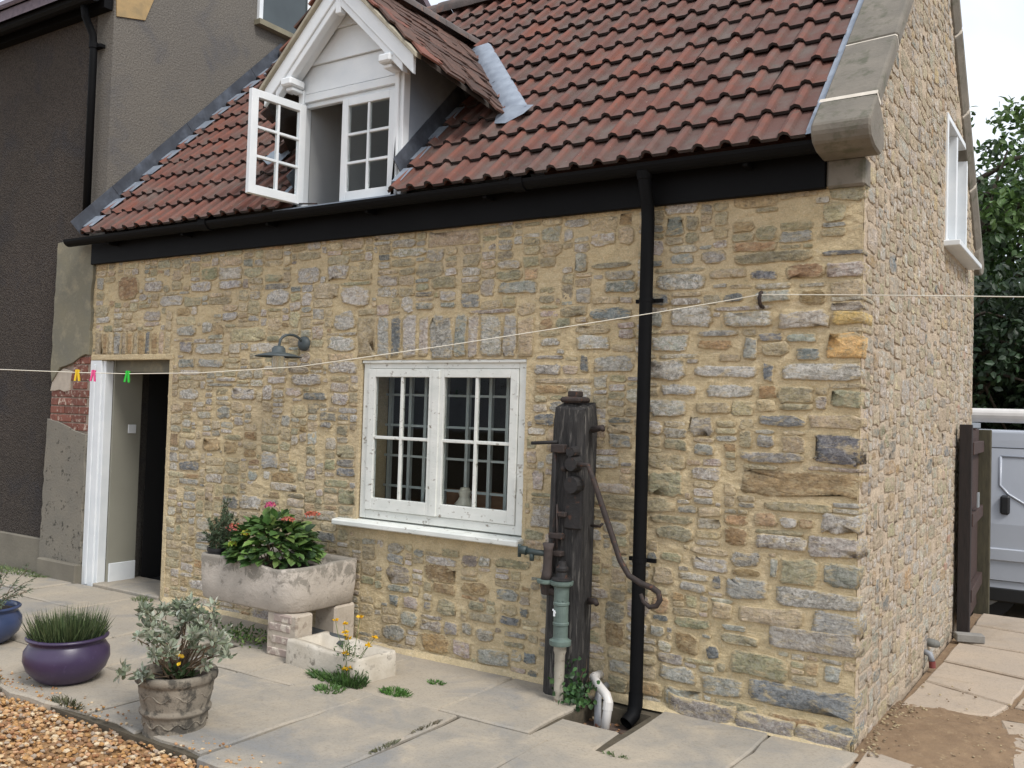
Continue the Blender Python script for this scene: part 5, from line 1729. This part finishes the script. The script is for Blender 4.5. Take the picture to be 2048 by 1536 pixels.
def stems_to(stem_mb, base, tip, r0, r1, n=5, wob=.02):
    b, t = Vector(base), Vector(tip)
    pts = [b]
    for i in range(1, n):
        f = i / n
        pts.append(b.lerp(t, f) + Vector((random.uniform(-wob, wob), random.uniform(-wob, wob), (1 - (2 * f - 1) ** 2) * wob)))
    pts.append(t)
    stem_mb.tube(pts, [r0 + (r1 - r0) * i / n for i in range(n + 1)], 5)
    return pts
shr = thing('silver_shrub', (UC[0], UC[1], .24), 'open grey green shrub with bare woody stems growing in the cast stone pot', 'shrub')
st, lf = MB(), MB()
for k in range(46):
    a = random.uniform(0, 6.28)
    rad = random.uniform(.05, .31)
    h = random.uniform(.18, .40) - rad * .25
    if k < 5: h = random.uniform(.02, .12); rad = random.uniform(.2, .33)
    tip = Vector((UC[0] + math.cos(a) * rad, UC[1] + math.sin(a) * rad, .25 + h))
    stems_to(st, (UC[0] + random.uniform(-.05, .05), UC[1] + random.uniform(-.05, .05), .24), tip, .006, .0025, 5, .02)
    for c in range(random.randint(2, 4)):
        cc = tip + uvec() * (.03 if c else 0) + Vector((0, 0, .012))
        for i in range(random.randint(8, 12)):
            d = (uvec() + Vector((0, 0, .55))).normalized()
            lf.leaf(cc + d * .006, d, uvec(), random.uniform(.03, .055), random.uniform(.013, .022), .12, jcol(random.choice(('#8a917d', '#99a08d', '#778069', '#a5aa98', '#66705a'))))
for k in range(80):
    d = (uvec() + Vector((0, 0, .8))).normalized()
    lf.leaf((UC[0] + random.uniform(-.04, .08), UC[1] + random.uniform(-.06, .06), .25 + random.uniform(0, .05)), d, uvec(), .05, .025, .12, jcol('#3f5130'))
st.build('stems', M_stem, shr, smooth=True)
lf.build('foliage', M_leaf, shr)
q = MB()
for k in range(7):
    q.leaf((UC[0] + .12 + random.uniform(-.01, .01), UC[1] - .08, .38 + random.uniform(-.02, .02)), uvec(), uvec(), .025, .018, .1, jcol('#d9b022'))
q.build('flower', M_petal, shr)

# glazed bowls
def bowl(name, c, s, mat, label):
    t = thing(name, (c[0], c[1], 0), label, 'flower pot')
    pr = [(.001, 0), (.13, .0), (.165, .02), (.215, .075), (.235, .13), (.232, .18), (.205, .222), (.200, .232), (.212, .246), (.224, .25), (.226, .258), (.215, .266), (.195, .262), (.185, .24), (.19, .21), (.001, .21)]
    q = MB(); q.lathe([(r * s, z * s) for r, z in pr], c=(c[0], c[1], .003), n=40); q.build('bowl', mat, t, smooth=True)
    q = MB(); q.lathe([(.001, .235 * s), (.19 * s, .23 * s)], c=(c[0], c[1], .003), n=20); q.build('soil', M_soil, t)
    return t
M_purple = simple('purple_glaze', lin('#40344f'), lin('#342a45'), 4, .36, .08, 40, spot=lin('#544866'), spsc=30, spth=(.6, .75))
M_blue = simple('blue_glaze', lin('#3a4768'), lin('#2e3a57'), 5, .3, .08, 30)
BC = (-4.05, -1.73)
bowl('purple_bowl', BC, 1.0, M_purple, 'round purple glazed bowl holding tufty lavender')
lav = thing('lavender', (BC[0], BC[1], .23), 'dense spiky green lavender growing in the purple bowl', 'plant')
lv = MB()
for k in range(1500):
    a, r_ = random.uniform(0, 6.28), .19 * math.sqrt(random.random())
    bx, by = BC[0] + r_ * math.cos(a), BC[1] + r_ * math.sin(a)
    h = random.uniform(.05, .155) * (1.1 - r_ * 1.2)
    lean = Vector((math.cos(a) * r_ * .28 + random.gauss(0, .014), math.sin(a) * r_ * .28 + random.gauss(0, .014), h * 1.1))
    b0 = Vector((bx, by, .235 + random.random() * h * .3))
    lv.blade(b0, b0 + lean, random.uniform(.003, .006), jcol(random.choice(('#4c5a38', '#5d6a45', '#3a4a2c', '#66744f', '#2f3c26'))))
lv.build('foliage', M_leaf, lav)
BC2 = (-5.24, -1.58)
bowl('blue_bowl', BC2, .92, M_blue, 'round blue glazed bowl beside the purple one')
lav2 = thing('grey_herb', (BC2[0], BC2[1], .2), 'loose grey green herb spilling from the blue bowl', 'plant')
lv, sv = MB(), MB()
for k in range(46):
    a, r_ = random.uniform(0, 6.28), random.uniform(.05, .36)
    tip = Vector((BC2[0] + r_ * math.cos(a), BC2[1] + r_ * math.sin(a), .25 + random.uniform(.03, .28)))
    pts = stems_to(sv, (BC2[0] + random.uniform(-.08, .08), BC2[1] + random.uniform(-.08, .08), .2), tip, .003, .0015, 5, .015)
    for i in range(34):
        p = pts[2].lerp(pts[-1], random.random()) + uvec() * .006
        d = (uvec() + (tip - pts[0]).normalized() * .8).normalized()
        lv.leaf(p, d, uvec(), random.uniform(.02, .04), .006, .1, jcol(random.choice(('#62705a', '#72806a', '#4c5b42', '#59684d'))))
sv.build('stems', M_stem, lav2)
lv.build('foliage', M_leaf, lav2)

# hydrangea and rosemary in the sink
HC = Vector((-3.84, -.37, .60))
hyd = thing('hydrangea', tuple(HC), 'leafy hydrangea with pink flower heads growing in the stone sink', 'plant')
lf, st = MB(), MB()
for k in range(620):
    u = uvec()
    u.z = abs(u.z) * .95 - .12
    rr_ = random.uniform(.55, 1.0) ** .6
    p = HC + Vector((u.x * .30, u.y * .26, u.z * .31)) * rr_ + Vector((.03, -.02, .02))
    d = (Vector((u.x, u.y * 1.2, u.z * .5)) + uvec() * .5 + Vector((0, 0, -.15))).normalized()
    lf.leaf(p, d, (u + uvec() * .45 + Vector((0, 0, .8))), random.uniform(.065, .11), random.uniform(.045, .07), .10, jcol(random.choice(('#436030', '#526f38', '#365029', '#5f7a42', '#6b8644', '#2e4522'))))
for k in range(14):
    u = uvec()
    stems_to(st, HC + Vector((random.uniform(-.1, .1), random.uniform(-.05, .05), -.09)), HC + Vector((u.x * .25, u.y * .18, abs(u.z) * .2)), .005, .003, 4, .01)
st.build('stems', M_stem, hyd)
lf.build('foliage', M_leaf, hyd)
FL = [((-3.91, -.34, .935), '#b84a78', .030), ((-4.06, -.52, .78), '#c2695f', .040), ((-3.64, -.42, .865), '#be6a5e', .030), ((-3.50, -.33, .905), '#be6a55', .034), ((-3.86, -.58, .765), '#b9c043', .03), ((-3.95, -.62, .69), '#a9bf4a', .02)]
for p, h, r_ in FL:
    q = MB()
    for k in range(70):
        u = uvec(); u.z = abs(u.z) * .75
        cc = Vector(p) + Vector((u.x * 1.25, u.y * 1.25, u.z * .8)) * r_
        q.leaf(cc, (uvec() + u * .3), u, .017, .015, .05, jcol(h if random.random() < .85 else '#c99648', .2))
    q.build('flower', M_petal, hyd)

bp = thing('black_plant_pot', (-4.23, -.44, .52), 'small black plastic plant pot set in the end of the stone sink', 'flower pot')
q = MB(); q.lathe([(.001, 0), (.052, 0), (.066, .12), (.071, .12), (.071, .14), (.06, .14), (.058, .115), (.001, .115)], c=(-4.20, -.545, .495), n=20)
q.build('pot', simple('black_pot_plastic', lin('#1b1c1e'), None, 5, .5), bp)
rs_ = thing('rosemary', (-4.2, -.46, .62), 'upright dark rosemary with needle leaves in the black pot', 'plant')
st, lf = MB(), MB()
for k in range(70):
    a, r_ = random.uniform(0, 6.28), random.uniform(.02, .17)
    h = random.uniform(.12, .29) if k > 3 else random.uniform(.32, .42)
    if k < 5: r_ *= .5
    tip = Vector((-4.19 + r_ * math.cos(a), -.50 + r_ * math.sin(a) * .8, .62 + h - r_ * .4))
    pts = stems_to(st, (-4.20 + random.uniform(-.03, .03), -.54 + random.uniform(-.03, .03), .60), tip, .003, .0015, 5, .015)
    for i in range(110):
        f = random.random() * (len(pts) - 1)
        j = min(int(f), len(pts) - 2)
        p = pts[j].lerp(pts[j + 1], f - j)
        d = (uvec() + Vector((0, 0, .6))).normalized()
        lf.blade(p, p + d * random.uniform(.018, .038), .0055, jcol(random.choice(('#46583f', '#5a6b52', '#37482f', '#69795f'))))
st.build('stems', M_stem, rs_)
lf.build('foliage', M_leaf, rs_)

# yellow flowered weed
yf = thing('yellow_flower_plant', (-2.83, -.72, 0), 'weed with yellow flowers on thin stems growing beside the low trough', 'plant')
st, lf = MB(), MB()
def tuft(mb, c, rx, ry, n, h, cols, w=.008):
    for k in range(n):
        a, r_ = random.uniform(0, 6.28), math.sqrt(random.random())
        p = Vector((c[0] + rx * r_ * math.cos(a), c[1] + ry * r_ * math.sin(a), .0))
        t = p + Vector((math.cos(a) * .35 * rx * random.uniform(0, 1.4), math.sin(a) * .35 * ry * random.uniform(0, 1.4), h * random.uniform(.35, 1) * (1.15 - r_ * .7)))
        mb.blade(p, t, w * random.uniform(.6, 1.3), jcol(random.choice(cols)), bend=(random.uniform(-.01, .01), random.uniform(-.01, .01), .008))
tuft(lf, (-2.86, -.74), .18, .08, 420, .07, ('#4c6a35', '#3c572b', '#5b7a40'), .009)
tuft(lf, (-2.72, -.76), .12, .08, 300, .13, ('#4c6a35', '#3c572b', '#41552f'), .009)
tuft(lf, (-2.72, -.92), .09, .07, 180, .05, ('#4c6a35', '#5b7a40'), .008)
YT = [(-2.90, -.70, .34), (-2.83, -.70, .33), (-2.78, -.72, .27), (-2.79, -.70, .245), (-2.70, -.70, .39), (-2.60, -.68, .28), (-2.63, -.70, .23), (-2.77, -.74, .17), (-2.76, -.75, .08), (-2.72, -.76, .09), (-2.70, -.72, .13), (-2.80, -.72, .29)]
for p in YT:
    stems_to(st, (-2.74 + random.uniform(-.03, .03), -.75, .02), p, .0025, .0018, 4, .008)
for k in range(140):
    p = Vector((-2.74 + random.gauss(0, .05), -.74 + random.gauss(0, .02), random.uniform(.04, .24)))
    lf.leaf(p, uvec(), uvec(), .03, .008, .1, jcol('#4a6238'))
st.build('stems', simple('green_stem', lin('#5c6b3a'), None, 5, .7), yf)
lf.build('foliage', M_leaf, yf)
for p in YT:
    q = MB()
    for k in range(16):
        u = uvec(); u.z = abs(u.z) * .6
        q.leaf(Vector(p) + u * .004, u, uvec(), random.uniform(.016, .026), .012, .1, jcol('#e0b414', .12))
    q.build('flower', M_petal, yf)

# grass tufts and weeds
def grass(name, c, rx, ry, n, h, label, cols=('#4f7a35', '#5f8a3f', '#3f642b')):
    q = MB(); tuft(q, c, rx, ry, n, h, cols, .006)
    return tag(q.build(name, M_leaf), label, 'grass')
grass('grass_tuft', (-2.39, -.72), .10, .055, 240, .045, 'bright green grass tuft growing in the paving by the low trough')
grass('grass_tuft', (-2.33, -.42), .06, .035, 90, .03, 'smaller grass tuft growing in the paving at the foot of the wall')
grass('weed', (-5.62, -.12), .10, .06, 110, .07, 'thin weed growing at the corner of the doorstep', ('#56693f', '#6b7a50'))
grass('weed', (-7.55, -.12), .42, .08, 260, .07, 'strip of grass growing at the foot of the dark rendered wall', ('#5b7040', '#6d7f4a'))
grass('weed', (-3.62, -1.98), .14, .03, 130, .06, 'dark weed growing out of the gravel under the purple bowl', ('#4a4f35', '#5c5a42'))
grass('weed', (-4.42, -2.0), .14, .05, 140, .07, 'dry weed at the slab edge near the blue bowl', ('#4e4a35', '#5c5a42'))
grass('weed', (-1.87, -1.42), .012, .10, 60, .025, 'little weeds in the joint between two large flagstones', ('#5d6046', '#6b6a50'))
grass('weed', (-1.89, -1.05), .012, .12, 50, .02, 'faint moss line in the flagstone joint near the pump', ('#5d5a46', '#6b644e'))
grass('weed', (-.92, -.82), .07, .012, 40, .025, 'thin weed in the slab joint in front of the downpipe', ('#5d7046', '#6b7a50'))
wd = MB()
for k in range(240):
    p = Vector((-3.95 + random.gauss(0, .16), -.52 + random.gauss(0, .06), random.uniform(0, .10)))
    d = (uvec() + Vector((0, 0, .8))).normalized()
    wd.leaf(p, d, uvec(), random.uniform(.02, .05), .014, .1, jcol(random.choice(('#55703a', '#435b30', '#6b8045'))))
wdt = thing('weeds', (-3.95, -.52, 0), 'low green weeds in the shade beneath the stone sink', 'weeds')
wd.build('foliage', M_leaf, wdt)
iv = thing('ivy', (-1.5, -.25, 0), 'small ivy clump growing at the foot of the pump post', 'ivy')
lf, st = MB(), MB()
for k in range(170):
    f = random.random()
    p = Vector((-1.48 + random.gauss(0, .06), -.235 + random.gauss(0, .03), abs(random.gauss(0, .10))))
    lf.leaf(p, (uvec() + Vector((0, -.4, -.2))).normalized(), Vector((random.gauss(0, .4), -1, random.gauss(.4, .4))), random.uniform(.022, .04), random.uniform(.02, .034), .08, jcol(random.choice(('#31502a', '#3d6032', '#24401f', '#4a6d3b'))))
for k in range(5):
    stems_to(st, (-1.47 + random.uniform(-.04, .04), -.22, .0), (-1.43 + random.uniform(-.05, .05), -.20, random.uniform(.15, .28)), .002, .001, 4, .01)
st.build('stems', M_stem, iv)
lf.build('foliage', M_leaf, iv)

# ================================================================== trees behind the gable
def tree(base, h, crown, nleaf, size, cols, label, seed):
    random.seed(seed)
    t = thing('broadleaf_tree', base, label, 'tree', 'trees beyond the parked van')
    st, lf = MB(), MB()
    b = Vector(base)
    top = b + Vector((random.uniform(-.4, .4), random.uniform(-.4, .4), h * .75))
    tr = [b, b.lerp(top, .35) + Vector((.12, .05, 0)), b.lerp(top, .7), top]
    st.tube(tr, [h * .035, h * .027, h * .018, h * .006], 10)
    tips = []
    for k in range(34):
        f = random.uniform(.25, 1)
        s = tr[1].lerp(tr[3], f)
        u = uvec(); u.z = u.z * .8 + .15
        tip = b + Vector((0, 0, crown[3])) + Vector((u.x * crown[0], u.y * crown[1], u.z * crown[2])) * random.uniform(.65, 1.0)
        pts = [s, s.lerp(tip, .5) + Vector((0, 0, .2)), tip]
        st.tube(pts, [h * .009, h * .006, h * .002], 6)
        tips.append(tip)
        for j in range(3):
            tips.append(s.lerp(tip, random.uniform(.5, 1)) + uvec() * crown[0] * .3)
    per = nleaf // len(tips)
    for tp in tips:
        cr_ = random.uniform(.35, .75) * crown[0] * .38
        cc = random.choice(cols)
        for i in range(per):
            u = uvec()
            p = tp + Vector((u.x, u.y, u.z * .75)) * cr_ * random.uniform(.4, 1.05)
            lf.leaf(p, (uvec() + Vector((0, 0, -.3))), u + Vector((0, 0, .6)), size * random.uniform(.7, 1.3), size * .6, .1, jcol(cc, .3))
    st.build('trunk', M_bark, t, smooth=True)
    lf.build('crown', M_leaf, t)
GREEN = ('#3a5228', '#4a6432', '#2c4220', '#57703a')
DARK = ('#26381f', '#30452a', '#1f3019')
tree((-1.5, 15.5, -.36), 9.2, (2.6, 2.4, 3.8, 5.2), 12000, .16, GREEN, 'bright green broadleaf tree with a rounded crown behind the van', 1)
tree((-3.6, 18.5, -.36), 9.5, (2.8, 2.6, 3.9, 5.4), 9000, .18, GREEN, 'taller pale green tree rising behind the gable coping', 2)
tree((1.2, 14.0, -.36), 7.0, (2.6, 2.2, 3.2, 3.6), 9000, .16, DARK, 'dark green tree hanging over the parked van', 3)
tree((-1.2, 12.2, -.36), 5.2, (2.4, 1.8, 2.3, 2.5), 10000, .14, DARK, 'low dark bushy tree right behind the van roof', 4)
tree((4.0, 17.0, -.36), 8.5, (3, 2.6, 3.4, 4.6), 7000, .18, GREEN, 'broad green tree standing further along the lane', 5)
hb = MB()
random.seed(8)
for k in range(9000):
    x, y, z = random.uniform(-6, 9), 13.2 + random.gauss(0, .5), random.uniform(-.36, 3.2) 
    hb.leaf((x, y, z + .5 * noise.noise(Vector((x, 0, 0)))), uvec(), uvec() + Vector((0, -1, .5)), .16, .1, .1, jcol(random.choice(DARK), .3))
hedge = thing('hedge', (1.5, 13.2, -.36), 'dense dark hedge running behind the parked van', 'hedge')
hb.build('foliage', M_leaf, hedge)
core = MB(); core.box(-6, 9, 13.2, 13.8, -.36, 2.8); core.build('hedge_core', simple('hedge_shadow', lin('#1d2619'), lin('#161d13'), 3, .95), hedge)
